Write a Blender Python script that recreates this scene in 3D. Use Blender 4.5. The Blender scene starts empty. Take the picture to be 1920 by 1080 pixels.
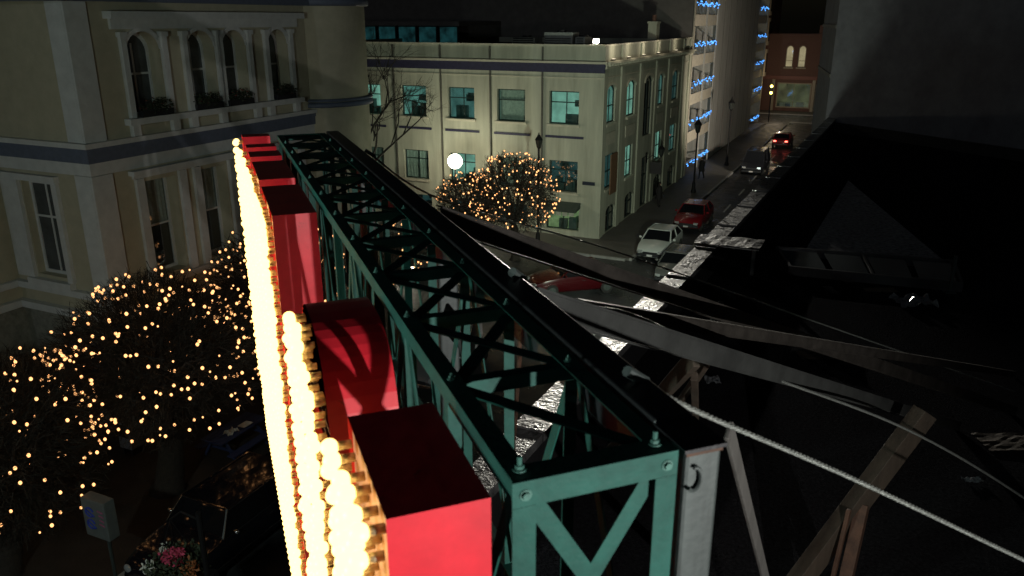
import bpy, math, random
from mathutils import Vector, Matrix, Quaternion
random.seed(7)
R = math.radians
SC = bpy.context.scene
COL = SC.collection

# ------------------------------------------------------------------ camera, sky, moon, exposure
H = 12.5                       # eye height over the street
A = R(24.6)                    # the side street runs 24.6 deg right of the view axis
B = R(20.4)                    # the sign runs 20.4 deg left of it
cam = bpy.data.cameras.new('camera'); cam.sensor_width = 36.0
cam.lens = 1500 / 1920 * 36.0
cam.clip_start = 0.05; cam.clip_end = 2000
cam.dof.use_dof = True; cam.dof.focus_distance = 16.0; cam.dof.aperture_fstop = 4.0
co = bpy.data.objects.new('camera', cam); COL.objects.link(co)
co.location = (0, 0, H); co.rotation_euler = (math.pi / 2 - math.atan(505 / 1500), 0, 0)
SC.camera = co

MOON_AZ, MOON_EL = R(205), R(15)
w = bpy.data.worlds.new('World'); SC.world = w; w.use_nodes = True
nt = w.node_tree; bg = nt.nodes['Background']
sky = nt.nodes.new('ShaderNodeTexSky'); sky.sky_type = 'NISHITA'; sky.sun_disc = False
sky.sun_elevation = MOON_EL; sky.sun_rotation = MOON_AZ
nt.links.new(sky.outputs[0], bg.inputs[0]); bg.inputs[1].default_value = 0.0005
sl = bpy.data.lights.new('moon', 'SUN'); sl.energy = 0.06; sl.angle = R(0.5); sl.color = (0.8, 0.9, 1.0)
so = bpy.data.objects.new('moon', sl); COL.objects.link(so)
so.rotation_euler = Vector((-math.sin(MOON_AZ) * math.cos(MOON_EL), -math.cos(MOON_AZ) * math.cos(MOON_EL), -math.sin(MOON_EL))).to_track_quat('-Z', 'Y').to_euler()
SC.view_settings.view_transform = 'Standard'; SC.view_settings.look = 'None'
SC.view_settings.exposure = 0.0; SC.view_settings.gamma = 1.0
SC.render.engine = 'CYCLES'
SC.cycles.max_bounces = 5; SC.cycles.diffuse_bounces = 2; SC.cycles.glossy_bounces = 3
SC.cycles.transparent_max_bounces = 12; SC.cycles.use_light_tree = True
SC.cycles.sample_clamp_indirect = 3.0; SC.cycles.caustics_reflective = False; SC.cycles.caustics_refractive = False
SC.cycles.use_denoising = True

# ------------------------------------------------------------------ frames
FROT = {'city': -A, 'sign': B, 'world': 0.0}
def rotz(p, a):
    return Vector((p[0] * math.cos(a) - p[1] * math.sin(a), p[0] * math.sin(a) + p[1] * math.cos(a), p[2]))
_th = math.atan(505 / 1500)
def at(px, py, t):             # a point t metres deep along the sight line of a photo pixel
    r = (px - 960) / 1500; u = (540 - py) / 1500
    return Vector((r * t, (math.cos(_th) + u * math.sin(_th)) * t, H + (-math.sin(_th) + u * math.cos(_th)) * t))
def at_z(px, py, z):
    d = at(px, py, 1.0); return at(px, py, (z - H) / (d.z - H))
def to_city(p): return rotz(p, A)
def to_sign(p): return rotz(p, -B)

# ------------------------------------------------------------------ materials
MATS = {}
def mat(name, col, rough=0.7, metal=0.0, var=0.25, scale=6.0, bump=0.0, bscale=40.0, dirt=None, spec=0.5, streak=False, coat=0.0, rvar=0.0, chips=None):
    if name in MATS: return MATS[name]
    m = bpy.data.materials.new(name); m.use_nodes = True; MATS[name] = m
    n = m.node_tree.nodes; l = m.node_tree.links; b = n['Principled BSDF']
    b.inputs['Roughness'].default_value = rough; b.inputs['Metallic'].default_value = metal
    b.inputs['Specular IOR Level'].default_value = spec; b.inputs['Coat Weight'].default_value = coat
    tc = n.new('ShaderNodeTexCoord'); mp = n.new('ShaderNodeMapping'); l.new(tc.outputs['Object'], mp.inputs[0])
    if streak: mp.inputs['Scale'].default_value = (1, 1, 0.12)
    nz = n.new('ShaderNodeTexNoise'); nz.inputs['Scale'].default_value = scale; nz.inputs['Detail'].default_value = 7; nz.inputs['Roughness'].default_value = 0.65
    l.new(mp.outputs[0], nz.inputs['Vector'])
    cr = n.new('ShaderNodeValToRGB'); l.new(nz.outputs['Fac'], cr.inputs[0])
    lo = dirt or tuple(c * (1 - var) for c in col); hi = tuple(min(1, c * (1 + var * 0.6)) for c in col)
    cr.color_ramp.elements[0].position = 0.3; cr.color_ramp.elements[0].color = (*lo, 1)
    cr.color_ramp.elements[1].position = 0.68; cr.color_ramp.elements[1].color = (*hi, 1)
    l.new(cr.outputs[0], b.inputs['Base Color'])
    if chips:
        n3 = n.new('ShaderNodeTexNoise'); n3.inputs['Scale'].default_value = chips[1]; n3.inputs['Detail'].default_value = 8; n3.inputs['Roughness'].default_value = 0.7
        l.new(tc.outputs['Object'], n3.inputs['Vector']); c3 = n.new('ShaderNodeValToRGB'); l.new(n3.outputs['Fac'], c3.inputs[0])
        c3.color_ramp.elements[0].position = chips[2]; c3.color_ramp.elements[0].color = (0, 0, 0, 1); c3.color_ramp.elements[1].position = chips[2] + 0.05; c3.color_ramp.elements[1].color = (1, 1, 1, 1)
        mx = n.new('ShaderNodeMixRGB'); l.new(c3.outputs[0], mx.inputs[0]); l.new(cr.outputs[0], mx.inputs[1]); mx.inputs[2].default_value = (*chips[0], 1); l.new(mx.outputs[0], b.inputs['Base Color'])
    if rvar:
        mr = n.new('ShaderNodeMapRange'); l.new(nz.outputs['Fac'], mr.inputs['Value'])
        mr.inputs['From Min'].default_value = 0.35; mr.inputs['From Max'].default_value = 0.65
        mr.inputs['To Min'].default_value = max(0.03, rough - rvar); mr.inputs['To Max'].default_value = min(1, rough + rvar)
        l.new(mr.outputs[0], b.inputs['Roughness'])
    if bump:
        n2 = n.new('ShaderNodeTexNoise'); n2.inputs['Scale'].default_value = bscale; n2.inputs['Detail'].default_value = 4
        l.new(tc.outputs['Object'], n2.inputs['Vector'])
        bp = n.new('ShaderNodeBump'); bp.inputs['Strength'].default_value = bump; bp.inputs['Distance'].default_value = 0.05
        l.new(n2.outputs['Fac'], bp.inputs['Height']); l.new(bp.outputs[0], b.inputs['Normal'])
    return m
def emit(name, col, strength, var=0.0, scale=2.0, sampled=True):
    if name in MATS: return MATS[name]
    m = bpy.data.materials.new(name); m.use_nodes = True; MATS[name] = m
    n = m.node_tree.nodes; l = m.node_tree.links; b = n['Principled BSDF']
    b.inputs['Base Color'].default_value = (0.02, 0.02, 0.02, 1)
    b.inputs['Emission Color'].default_value = (*col, 1); b.inputs['Emission Strength'].default_value = strength
    if var:
        tc = n.new('ShaderNodeTexCoord'); nz = n.new('ShaderNodeTexNoise'); nz.inputs['Scale'].default_value = scale; nz.inputs['Detail'].default_value = 3
        l.new(tc.outputs['Object'], nz.inputs['Vector'])
        cr = n.new('ShaderNodeValToRGB'); l.new(nz.outputs['Fac'], cr.inputs[0])
        cr.color_ramp.elements[0].position = 0.35; cr.color_ramp.elements[0].color = (*[c * (1 - var) for c in col], 1)
        cr.color_ramp.elements[1].position = 0.65; cr.color_ramp.elements[1].color = (*col, 1)
        l.new(cr.outputs[0], b.inputs['Emission Color'])
    if not sampled: m.cycles.emission_sampling = 'NONE'
    return m
def glass(name, tint=(0.8, 0.95, 0.93), mixf=0.25, rough=0.05):
    if name in MATS: return MATS[name]
    m = bpy.data.materials.new(name); m.use_nodes = True; MATS[name] = m
    n = m.node_tree.nodes; l = m.node_tree.links; n.remove(n['Principled BSDF'])
    t = n.new('ShaderNodeBsdfTransparent'); t.inputs[0].default_value = (*tint, 1)
    g = n.new('ShaderNodeBsdfGlossy'); g.inputs['Roughness'].default_value = rough; g.inputs[0].default_value = (0.7, 0.7, 0.7, 1)
    x = n.new('ShaderNodeMixShader'); x.inputs[0].default_value = mixf
    l.new(t.outputs[0], x.inputs[1]); l.new(g.outputs[0], x.inputs[2]); l.new(x.outputs[0], n['Material Output'].inputs[0])
    return m
def wave_mat(name, col, dark, sx, sy, rough=0.75):      # brick courses on a surface too far away to tell bricks apart
    if name in MATS: return MATS[name]
    m = bpy.data.materials.new(name); m.use_nodes = True; MATS[name] = m
    n = m.node_tree.nodes; l = m.node_tree.links; b = n['Principled BSDF']; b.inputs['Roughness'].default_value = rough
    tc = n.new('ShaderNodeTexCoord'); mp = n.new('ShaderNodeMapping'); mp.inputs['Rotation'].default_value = (R(90), 0, 0)
    br = n.new('ShaderNodeTexBrick'); br.inputs['Color1'].default_value = (*col, 1); br.inputs['Color2'].default_value = (*[c * 0.75 for c in col], 1); br.inputs['Mortar'].default_value = (*dark, 1)
    br.inputs['Scale'].default_value = sx; br.inputs['Mortar Size'].default_value = sy
    l.new(tc.outputs['Object'], mp.inputs[0]); l.new(mp.outputs[0], br.inputs[0]); l.new(br.outputs[0], b.inputs['Base Color'])
    return m

# ------------------------------------------------------------------ mesh builder
class MB:
    def __init__(s, frame=None):
        s.v = []; s.f = []; s.m = []; s.mi = 0
        s.fr = frame          # (origin, ex, ey, ez)
    def _a(s, p):
        if s.fr:
            o, x, y, z = s.fr; p = o + x * p[0] + y * p[1] + z * p[2]
        s.v.append(tuple(p)); return len(s.v) - 1
    def face(s, idx): s.f.append(tuple(idx)); s.m.append(s.mi)
    def poly(s, pts): s.face([s._a(p) for p in pts])
    def box(s, a, b):
        x0, y0, z0 = a; x1, y1, z1 = b
        i = [s._a(p) for p in ((x0,y0,z0),(x1,y0,z0),(x1,y1,z0),(x0,y1,z0),(x0,y0,z1),(x1,y0,z1),(x1,y1,z1),(x0,y1,z1))]
        for q in ((0,3,2,1),(4,5,6,7),(0,1,5,4),(1,2,6,5),(2,3,7,6),(3,0,4,7)): s.face([i[k] for k in q])
        return s
    def hexa(s, p):
        i = [s._a(q) for q in p]
        for q in ((0,3,2,1),(4,5,6,7),(0,1,5,4),(1,2,6,5),(2,3,7,6),(3,0,4,7)): s.face([i[k] for k in q])
        return s
    def bar(s, p0, p1, a, wa, b, wb, oa=0.0, ob=0.0):
        """a straight bar from p0 to p1, section wa along a and wb along b, offsets shift the section"""
        p0, p1, a, b = Vector(p0), Vector(p1), Vector(a), Vector(b)
        def ring(p): return [p + a * (oa + x) + b * (ob + y) for x, y in ((-wa/2,-wb/2),(wa/2,-wb/2),(wa/2,wb/2),(-wa/2,wb/2))]
        i = [s._a(q) for q in ring(p0) + ring(p1)]
        for q in ((0,3,2,1),(4,5,6,7),(0,1,5,4),(1,2,6,5),(2,3,7,6),(3,0,4,7)): s.face([i[k] for k in q])
        return s
    def beam(s, p0, p1, wa, wb, up=(0, 0, 1)):
        p0, p1 = Vector(p0), Vector(p1); d = (p1 - p0).normalized(); a = d.cross(Vector(up))
        if a.length < 1e-4: a = d.cross(Vector((1, 0, 0)))
        a.normalize(); b = a.cross(d)
        return s.bar(p0, p1, a, wa, b, wb)
    def angle(s, p0, p1, a, b, w, t=0.006):
        """an L section: one leg along a, one along b, heel on the line"""
        a, b = Vector(a).normalized(), Vector(b).normalized()
        s.bar(p0, p1, a, w, b, t, w / 2, t / 2)
        s.bar(p0, p1, a, t, b, w - t, t / 2, t + (w - t) / 2)
        return s
    def tube(s, pts, r, n=8, caps=True):
        pts = [Vector(p) for p in pts]; rs = r if isinstance(r, (list, tuple)) else [r] * len(pts)
        prev = None; rings = []
        for k, p in enumerate(pts):
            d = (pts[min(k + 1, len(pts) - 1)] - pts[max(k - 1, 0)]).normalized()
            if prev is None:
                x = d.orthogonal().normalized()
            else:
                x = (prev - d * prev.dot(d)).normalized()
            prev = x; y = d.cross(x)
            rings.append([s._a(p + (x * math.cos(2*math.pi*j/n) + y * math.sin(2*math.pi*j/n)) * rs[k]) for j in range(n)])
        for k in range(len(rings) - 1):
            for j in range(n): s.face((rings[k][j], rings[k][(j+1)%n], rings[k+1][(j+1)%n], rings[k+1][j]))
        if caps: s.face(rings[0][::-1]); s.face(rings[-1])
        return s
    def lathe(s, c, prof, n=24, a0=0.0, a1=2*math.pi):
        full = abs(a1 - a0 - 2*math.pi) < 1e-6; m = n if full else n + 1; rings = []
        for r, z in prof:
            rings.append([s._a((c[0] + r*math.cos(a0+(a1-a0)*j/n), c[1] + r*math.sin(a0+(a1-a0)*j/n), c[2] + z)) for j in range(m)])
        for k in range(len(rings) - 1):
            for j in range(n): s.face((rings[k][j], rings[k][(j+1)%m], rings[k+1][(j+1)%m], rings[k+1][j]))
        return s
    def ball(s, c, r, n=10, k=6, sq=(1, 1, 1)):
        rings = []
        for i in range(1, k):
            t = math.pi * i / k
            rings.append([s._a((c[0]+r*sq[0]*math.sin(t)*math.cos(2*math.pi*j/n), c[1]+r*sq[1]*math.sin(t)*math.sin(2*math.pi*j/n), c[2]+r*sq[2]*math.cos(t))) for j in range(n)])
        a = s._a((c[0], c[1], c[2]+r*sq[2])); b = s._a((c[0], c[1], c[2]-r*sq[2]))
        for j in range(n):
            s.face((a, rings[0][j], rings[0][(j+1)%n])); s.face((b, rings[-1][(j+1)%n], rings[-1][j]))
            for i in range(k-2): s.face((rings[i][j], rings[i+1][j], rings[i+1][(j+1)%n], rings[i][(j+1)%n]))
        return s
    def prism(s, pts, d0, d1):
        """outline pts = [(x, z)], extruded along y from d0 to d1"""
        a = [s._a((x, d0, z)) for x, z in pts]; b = [s._a((x, d1, z)) for x, z in pts]; n = len(pts)
        s.face(a); s.face(b[::-1])
        for i in range(n): s.face((a[i], b[i], b[(i+1)%n], a[(i+1)%n]))
        return s
    def slab(s, pts, z0, z1):
        a = [s._a((x, y, z0)) for x, y in pts]; b = [s._a((x, y, z1)) for x, y in pts]; n = len(pts)
        s.face(a[::-1]); s.face(b)
        for i in range(n): s.face((a[i], a[(i+1)%n], b[(i+1)%n], b[i]))
        return s
    def mesh(s, name, mats, smooth=False, off=(0, 0, 0)):
        me = bpy.data.meshes.new(name)
        me.from_pydata([(x-off[0], y-off[1], z-off[2]) for x, y, z in s.v], [], s.f)
        for m in (mats if isinstance(mats, (list, tuple)) else [mats]): me.materials.append(m)
        if any(s.m): me.polygons.foreach_set('material_index', s.m)
        if smooth: me.polygons.foreach_set('use_smooth', [True] * len(s.f))
        me.update(); return me
    def build(s, name, mats, parent, smooth=False, bevel=0.0):
        root = parent; 
        while root.parent: root = root.parent
        o = bpy.data.objects.new(name, s.mesh(name, mats, smooth, ORIG.get(root.name, (0, 0, 0))))
        COL.objects.link(o); o.parent = parent
        if bevel:
            md = o.modifiers.new('bevel', 'BEVEL'); md.width = bevel; md.segments = 2; md.limit_method = 'ANGLE'
        return o
    def solo(s, name, mats, frame, origin, label=None, cat=None, group=None, kind=None, smooth=False):
        o = bpy.data.objects.new(name, s.mesh(name, mats, smooth, origin)); COL.objects.link(o)
        o.location = rotz(origin, FROT[frame]); o.rotation_euler = (0, 0, FROT[frame]); ORIG[o.name] = tuple(origin)
        tag(o, label, cat, group, kind); return o
ORIG = {}
def tag(o, label=None, cat=None, group=None, kind=None):
    for k, v in (('label', label), ('category', cat), ('group', group), ('kind', kind)):
        if v: o[k] = v
    return o
def thing(name, label, cat, frame='world', origin=(0, 0, 0), group=None, yaw=None):
    o = bpy.data.objects.new(name, None); COL.objects.link(o); o.empty_display_size = 0.3
    o.location = rotz(origin, FROT[frame])
    o.rotation_euler = (0, 0, FROT[frame] if yaw is None else yaw)
    ORIG[o.name] = tuple(origin) if yaw is None else (0, 0, 0)
    return tag(o, label, cat, group)
def child(name, me, parent, loc=(0, 0, 0), rot=None, scale=None):
    o = bpy.data.objects.new(name, me); COL.objects.link(o); o.parent = parent; o.location = loc
    if rot: o.rotation_euler = rot
    if scale: o.scale = scale
    return o
def lamp(parent_or_none, kind, loc, power, color, name, target=None, angle=R(90), blend=0.4, size=0.1):
    """the light of a real or an added lamp (world coordinates)"""
    l = bpy.data.lights.new(name, kind); l.energy = power; l.color = color; l.shadow_soft_size = size
    if kind == 'SPOT': l.spot_size = angle; l.spot_blend = blend
    o = bpy.data.objects.new(name, l); COL.objects.link(o); o.location = loc
    if target is not None: o.rotation_euler = (Vector(target) - Vector(loc)).to_track_quat('-Z', 'Y').to_euler()
    return o
X, Y, Z = Vector((1, 0, 0)), Vector((0, 1, 0)), Vector((0, 0, 1))
def fr_front(o): return (Vector(o), X, Y, Z)          # wall facing -s
def fr_side(o): return (Vector(o), Y, -X, Z)          # wall facing +r (the street)

# ------------------------------------------------------------------ palette
asphalt = mat('wet asphalt', (0.045, 0.047, 0.05), 0.42, var=0.5, scale=0.7, bump=0.25, bscale=30, rvar=0.22)
paving = mat('damp paving', (0.12, 0.115, 0.105), 0.6, var=0.35, scale=1.2, bump=0.2, bscale=18, rvar=0.15)
plaza_m = mat('plaza brick paving', (0.035, 0.027, 0.022), 0.65, var=0.45, scale=1.5, bump=0.2, bscale=14)
kerb_m = mat('kerb concrete', (0.3, 0.3, 0.29), 0.7, scale=3)
paint_m = mat('road paint', (0.6, 0.6, 0.58), 0.6, var=0.35, scale=9)
red_m = mat('red enamel', (0.70, 0.022, 0.038), 0.42, var=0.22, scale=4, spec=0.4, bump=0.03, bscale=7, chips=((0.28, 0.012, 0.015), 9, 0.62))
green_m = mat('green steel paint', (0.014, 0.088, 0.07), 0.6, var=0.35, scale=7, bump=0.06, bscale=60, spec=0.25, chips=((0.05, 0.04, 0.025), 16, 0.7))
black_m = mat('black coated steel', (0.02, 0.021, 0.024), 0.38, var=0.3, scale=8, bump=0.05)
galv = mat('galvanised steel', (0.06, 0.075, 0.073), 0.55, metal=0.2, var=0.4, scale=14, streak=True, bump=0.05)
rust = mat('rusty steel', (0.085, 0.04, 0.022), 0.75, var=0.5, scale=8, bump=0.1)
timber = mat('weathered timber', (0.055, 0.04, 0.027), 0.75, var=0.45, scale=7, bump=0.15, streak=True)
greywood = mat('grey timber', (0.1, 0.097, 0.09), 0.7, var=0.4, scale=6, bump=0.12, streak=True)
bolt_m = mat('painted bolt', (0.06, 0.17, 0.14), 0.4, metal=0.2, var=0.4, scale=30)
face_m = mat('letter face enamel', (0.62, 0.3, 0.17), 0.45, var=0.2)
rope_m = mat('wire rope', (0.26, 0.28, 0.26), 0.45, metal=0.5, var=0.4, scale=60, bump=0.3, bscale=120)
socket_m = mat('bulb socket', (0.5, 0.4, 0.25), 0.4, metal=0.6)
bulb_m = emit('sign bulb', (1.0, 0.64, 0.2), 4.0)
fairy_m = emit('tree bulb', (1.0, 0.46, 0.17), 2.5, sampled=True)

# ================================================================== SETTING: ground
def struct(name, mb, m, frame='city', origin=(0, 0, 0)):
    return mb.solo(name, m, frame, origin, kind='structure')
g = MB(); g.slab([(-400, -300), (400, -300), (400, 700), (-400, 700)], -0.3, 0.0); struct('ground', g, asphalt)
def pavement(name, pts, m, kerbs):
    mb = MB(); mb.slab(pts, 0.0, 0.13); p = struct(name, mb, m)
    for k in kerbs:
        a, b = Vector((*k[0], 0)), Vector((*k[1], 0)); n = int((b - a).length / 2.0) or 1; d = (b - a) / n; side = Vector((d.y, -d.x, 0)).normalized()
        for i in range(n):
            q = MB(); q.bar(a + d * (i + 0.01) + Z * 0.07, a + d * (i + 0.99) + Z * 0.07, side, 0.16, Z, 0.14, 0.085, 0.003)
            o = bpy.data.objects.new('kerb_stone', q.mesh('kerb_stone', kerb_m)); COL.objects.link(o); o.parent = p
    return p
pavement('office_pavement', [(-60, 40.6), (-11.6, 40.6), (-11.3, 60), (-10.9, 105), (-14.45, 105), (-60, 105)], paving,
         [((-11.6, 40.6), (-11.3, 60)), ((-11.3, 60), (-10.9, 105)), ((-40, 40.6), (-11.76, 40.6))])
pavement('plaza', [(-60, -20), (-14.9, -20), (-14.9, 24.5), (-17.5, 28.6), (-60, 28.6)], plaza_m,
         [((-14.9, -6), (-14.9, 24.5)), ((-14.9, 24.5), (-17.5, 28.6)), ((-17.5, 28.6), (-40, 28.6))])
pavement('sign_building_pavement', [(-6.4, 2), (-6.2, 8.5), (-5.6, 60), (-5.2, 105), (6, 105), (6, 2)], paving,
         [((-5.6, 60), (-6.2, 8.5)), ((-5.2, 105), (-5.6, 60))])
pavement('far_pavement', [(-60, 117.2), (30, 117.2), (30, 121), (-60, 121)], paving, [((-22, 117.2), (-2, 117.2))])
for s0 in (33.5, 44, 54.5, 60.5, 66.5, 72.5, 78.5):
    mb = MB(); mb.slab([(-9.15, s0), (-9.03, s0), (-9.03, s0 + 2.6), (-9.15, s0 + 2.6)], 0.004, 0.008); struct('lane_mark', mb, paint_m)
mb = MB(); mb.slab([(-10.9, 108.2), (-5.6, 108.2), (-5.6, 108.8), (-10.9, 108.8)], 0.004, 0.008); struct('stop_line', mb, paint_m)
for k in range(6):      # zebra bars of the crossing by the corner
    mb = MB(); r0 = -11.0 + k * 0.85; mb.slab([(r0, 29.2), (r0 + 0.4, 29.2), (r0 + 0.4, 31.6), (r0, 31.6)], 0.004, 0.008); struct('crossing_bar', mb, paint_m)

# ================================================================== the corner building that carries the sign
def par(s): return -3.66 + 0.0297 * (s - 16.44)          # outer parapet line along the side street
_c = lambda l, q: to_city(rotz((l, q, 0), B))
# chamfered corner follows the sign at l = -0.25
c0 = _c(-0.25, -9.0)
lo, hi = 0.0, 20.0
for _ in range(50):
    m_ = (lo + hi) / 2; p_ = _c(-0.25, m_)
    if p_.x > par(p_.y): lo = m_
    else: hi = m_
c1 = _c(-0.25, lo); c2 = Vector((par(47.2), 47.2, 0))
tall_far = Vector((14.0, 32.7, 0)); c3 = Vector((30, 32.7, 0)); c4 = Vector((30, c0.y, 0))
roof_poly = [(p.x, p.y) for p in (c0, c1, c2, tall_far, c3, c4)]
cornerb = thing('corner_building', 'dark flat roofed corner building with wet metal parapet carrying the sign', 'building', 'city', (c1.x, c1.y, 0))
wall_dark = mat('dark stucco', (0.16, 0.15, 0.14), 0.8, scale=2)
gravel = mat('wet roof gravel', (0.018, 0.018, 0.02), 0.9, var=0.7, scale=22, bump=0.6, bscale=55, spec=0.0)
gravel_lit = mat('light patch roof gravel', (0.3, 0.3, 0.32), 0.5, var=0.95, scale=9, bump=1.0, bscale=9)  # roof gravel paled to stand for a patch of light
coping_m = mat('wet metal flashing', (0.2, 0.2, 0.2), 0.42, metal=0.4, var=0.6, scale=6, bump=0.45, bscale=16, rvar=0.22)
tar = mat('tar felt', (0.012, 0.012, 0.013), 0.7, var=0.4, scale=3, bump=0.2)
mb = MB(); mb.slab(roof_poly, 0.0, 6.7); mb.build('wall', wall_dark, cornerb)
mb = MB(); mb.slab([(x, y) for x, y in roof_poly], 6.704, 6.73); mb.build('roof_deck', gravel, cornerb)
def parapet(a, b, seg=2.3):
    a, b = Vector((a.x, a.y, 0)), Vector((b.x, b.y, 0)); d = b - a; L = d.length; d.normalize(); side = Vector((d.y, -d.x, 0))
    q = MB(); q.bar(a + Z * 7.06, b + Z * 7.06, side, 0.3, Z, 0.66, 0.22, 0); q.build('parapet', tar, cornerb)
    n = int(L / seg)
    for i in range(n):
        q = MB(); p0 = a + d * (L * i / n + 0.012); p1 = a + d * (L * (i + 1) / n - 0.012)
        tl = random.uniform(-0.003, 0.003)
        N = 12      # slightly buckled sheet
        for k in range(N):
            f0, f1 = k / N, (k + 1) / N
            zz = lambda f, e: 7.43 + tl + 0.004 * math.sin(f * 17 + i * 2.1 + e * 1.7) + random.uniform(-0.0015, 0.0015)
            e0 = p0.lerp(p1, f0); e1 = p0.lerp(p1, f1)
            if k == 0: za = [zz(f0, 0), zz(f0, 1), zz(f0, 2)]
            zb = [zz(f1, 0), zz(f1, 1), zz(f1, 2)]
            w_ = (-0.02, 0.2, 0.44)
            for e in range(2):
                q.poly([e0 + side * w_[e] + Z * za[e], e0 + side * w_[e+1] + Z * za[e+1], e1 + side * w_[e+1] + Z * zb[e+1], e1 + side * w_[e] + Z * zb[e]])
            for w0, z_ in ((-0.02, 0), (0.44, 2)):
                q.poly([e0 + side * w0 + Z * za[z_], e1 + side * w0 + Z * zb[z_], e1 + side * w0 + Z * 7.3, e0 + side * w0 + Z * 7.3])
            za = zb
        q.bar(p0 + side * 0.21 + Z * 7.44, p0 + side * 0.21 + d * 0.03 + Z * 7.44, side, 0.47, Z, 0.035)   # lap seam
        q.build('coping_sheet', coping_m, cornerb)
parapet(c1, c2); parapet(c0, c1)
# low triangle in paler gravel, a pool of light put into colour and shape
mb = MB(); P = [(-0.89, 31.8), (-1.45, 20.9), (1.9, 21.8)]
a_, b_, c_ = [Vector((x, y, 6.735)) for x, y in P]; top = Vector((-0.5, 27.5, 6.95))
mb.hexa([a_, b_, c_, c_, a_ + Z * 0.1, b_ + Z * 0.01, c_ + Z * 0.01, c_ + Z * 0.01]); mb.build('painted_light_patch', gravel_lit, cornerb)
# rear wing behind the viewer
mb = MB(); mb.box((4.0, -9.0, 6.74), (12, -6.4, 9.6)); mb.build('stair_head', wall_dark, cornerb)

# metal cover plate over the coping
pl = thing('cover_plate', 'loose wet sheet metal plate bridging the parapet coping', 'metal sheet', 'city', (-3.0, 18.8, 7.4))
mb = MB()
for i in range(8):
    for j in range(4):
        def zp(i, j): return 7.47 + 0.015 * math.sin(i * 1.9 + j) + 0.02 * (i / 8)
        p = lambda i, j: (par(18.6) - 0.12 + i * 0.19, 18.45 + j * 0.22, zp(i, j))
        mb.poly([p(i, j), p(i+1, j), p(i+1, j+1), p(i, j+1)])
mb.box((par(18.6) - 0.1, 18.47, 7.425), (par(18.6) + 1.38, 18.5, 7.455)); mb.build('plate', coping_m, pl)
mb = MB(); mb.box((par(18.6) + 1.2, 18.75, 6.74), (par(18.6) + 1.28, 18.85, 7.42)); mb.build('prop', tar, pl)

# tall blank building closing the roof off
tall = thing('blank_building', 'tall blank dark building rising beyond the far end of the roof', 'building', 'city', (-2.89, 47.26, 0))
tallm = mat('dark rendered wall', (0.14, 0.14, 0.16), 0.85, var=0.25, scale=1.2, bump=0.1)
tp = [(-2.89, 47.26), (14.6, 32.2), (60, 32.2), (60, 75), (-4.2, 75), (-4.2, 56)]
mb = MB(); mb.slab(tp, 0, 24); mb.build('wall', tallm, tall)
d_ = Vector((14.6 + 2.89, 32.2 - 47.26, 0)).normalized(); nn = Vector((d_.y, -d_.x, 0))
mb = MB(); mb.bar(Vector((-2.89, 47.26, 0)) + Z * 6.74, Vector((14.4, 32.4, 0)) + Z * 6.74, nn, 0.12, Z, 0.5, 0.06, 0.25); mb.build('flashing', tar, tall)
e_ = Vector((-4.2 + 2.89, 56 - 47.26, 0)).normalized(); n2 = Vector((-e_.y, e_.x, 0))
for zc in (4.0, 9.6, 12.1, 15.0):
    mb = MB(); mb.bar(Vector((-2.89, 47.3, zc)), Vector((-4.2, 56, zc)), n2, 0.06, Z, 0.18, 0.03, 0); mb.build('string_course', wall_dark, tall)

# ================================================================== the sign: truss
Q0, ZT = 1.632, 11.4                 # near end, top
L0, L1 = 0.607, 1.078                # left (letter) and right (back) faces
BAY, NB, ZB = 0.6105, 11, 8.75
QE = Q0 + BAY * NB
truss = thing('sign_truss', 'long green steel lattice truss holding up the bulb letters', 'sign frame', 'sign', ((L0 + L1) / 2, Q0, ZB))
W = 0.062
def member(name, p0, p1, a, b, w_=W, m=green_m): 
    q = MB(); q.angle(p0, p1, a, b, w_); return q.build(name, m, truss)
def flat(name, p0, p1, nrm, w_, t=0.006, m=green_m):
    q = MB(); p0, p1, nrm = Vector(p0), Vector(p1), Vector(nrm).normalized(); d = (p1 - p0).normalized(); s_ = d.cross(nrm)
    q.bar(p0, p1, s_, w_, nrm, t); return q.build(name, m, truss)
ZS = [ZT, ZT - 0.62, ZT - 1.24, ZT - 1.86, ZB]
for z_, up in ((ZT, -Z), (ZT - 1.24, -Z), (ZB, Z)):
    member('chord', (L0, Q0, z_), (L0, QE, z_), X, up); member('chord', (L1, Q0, z_), (L1, QE, z_), -X, up)
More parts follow.
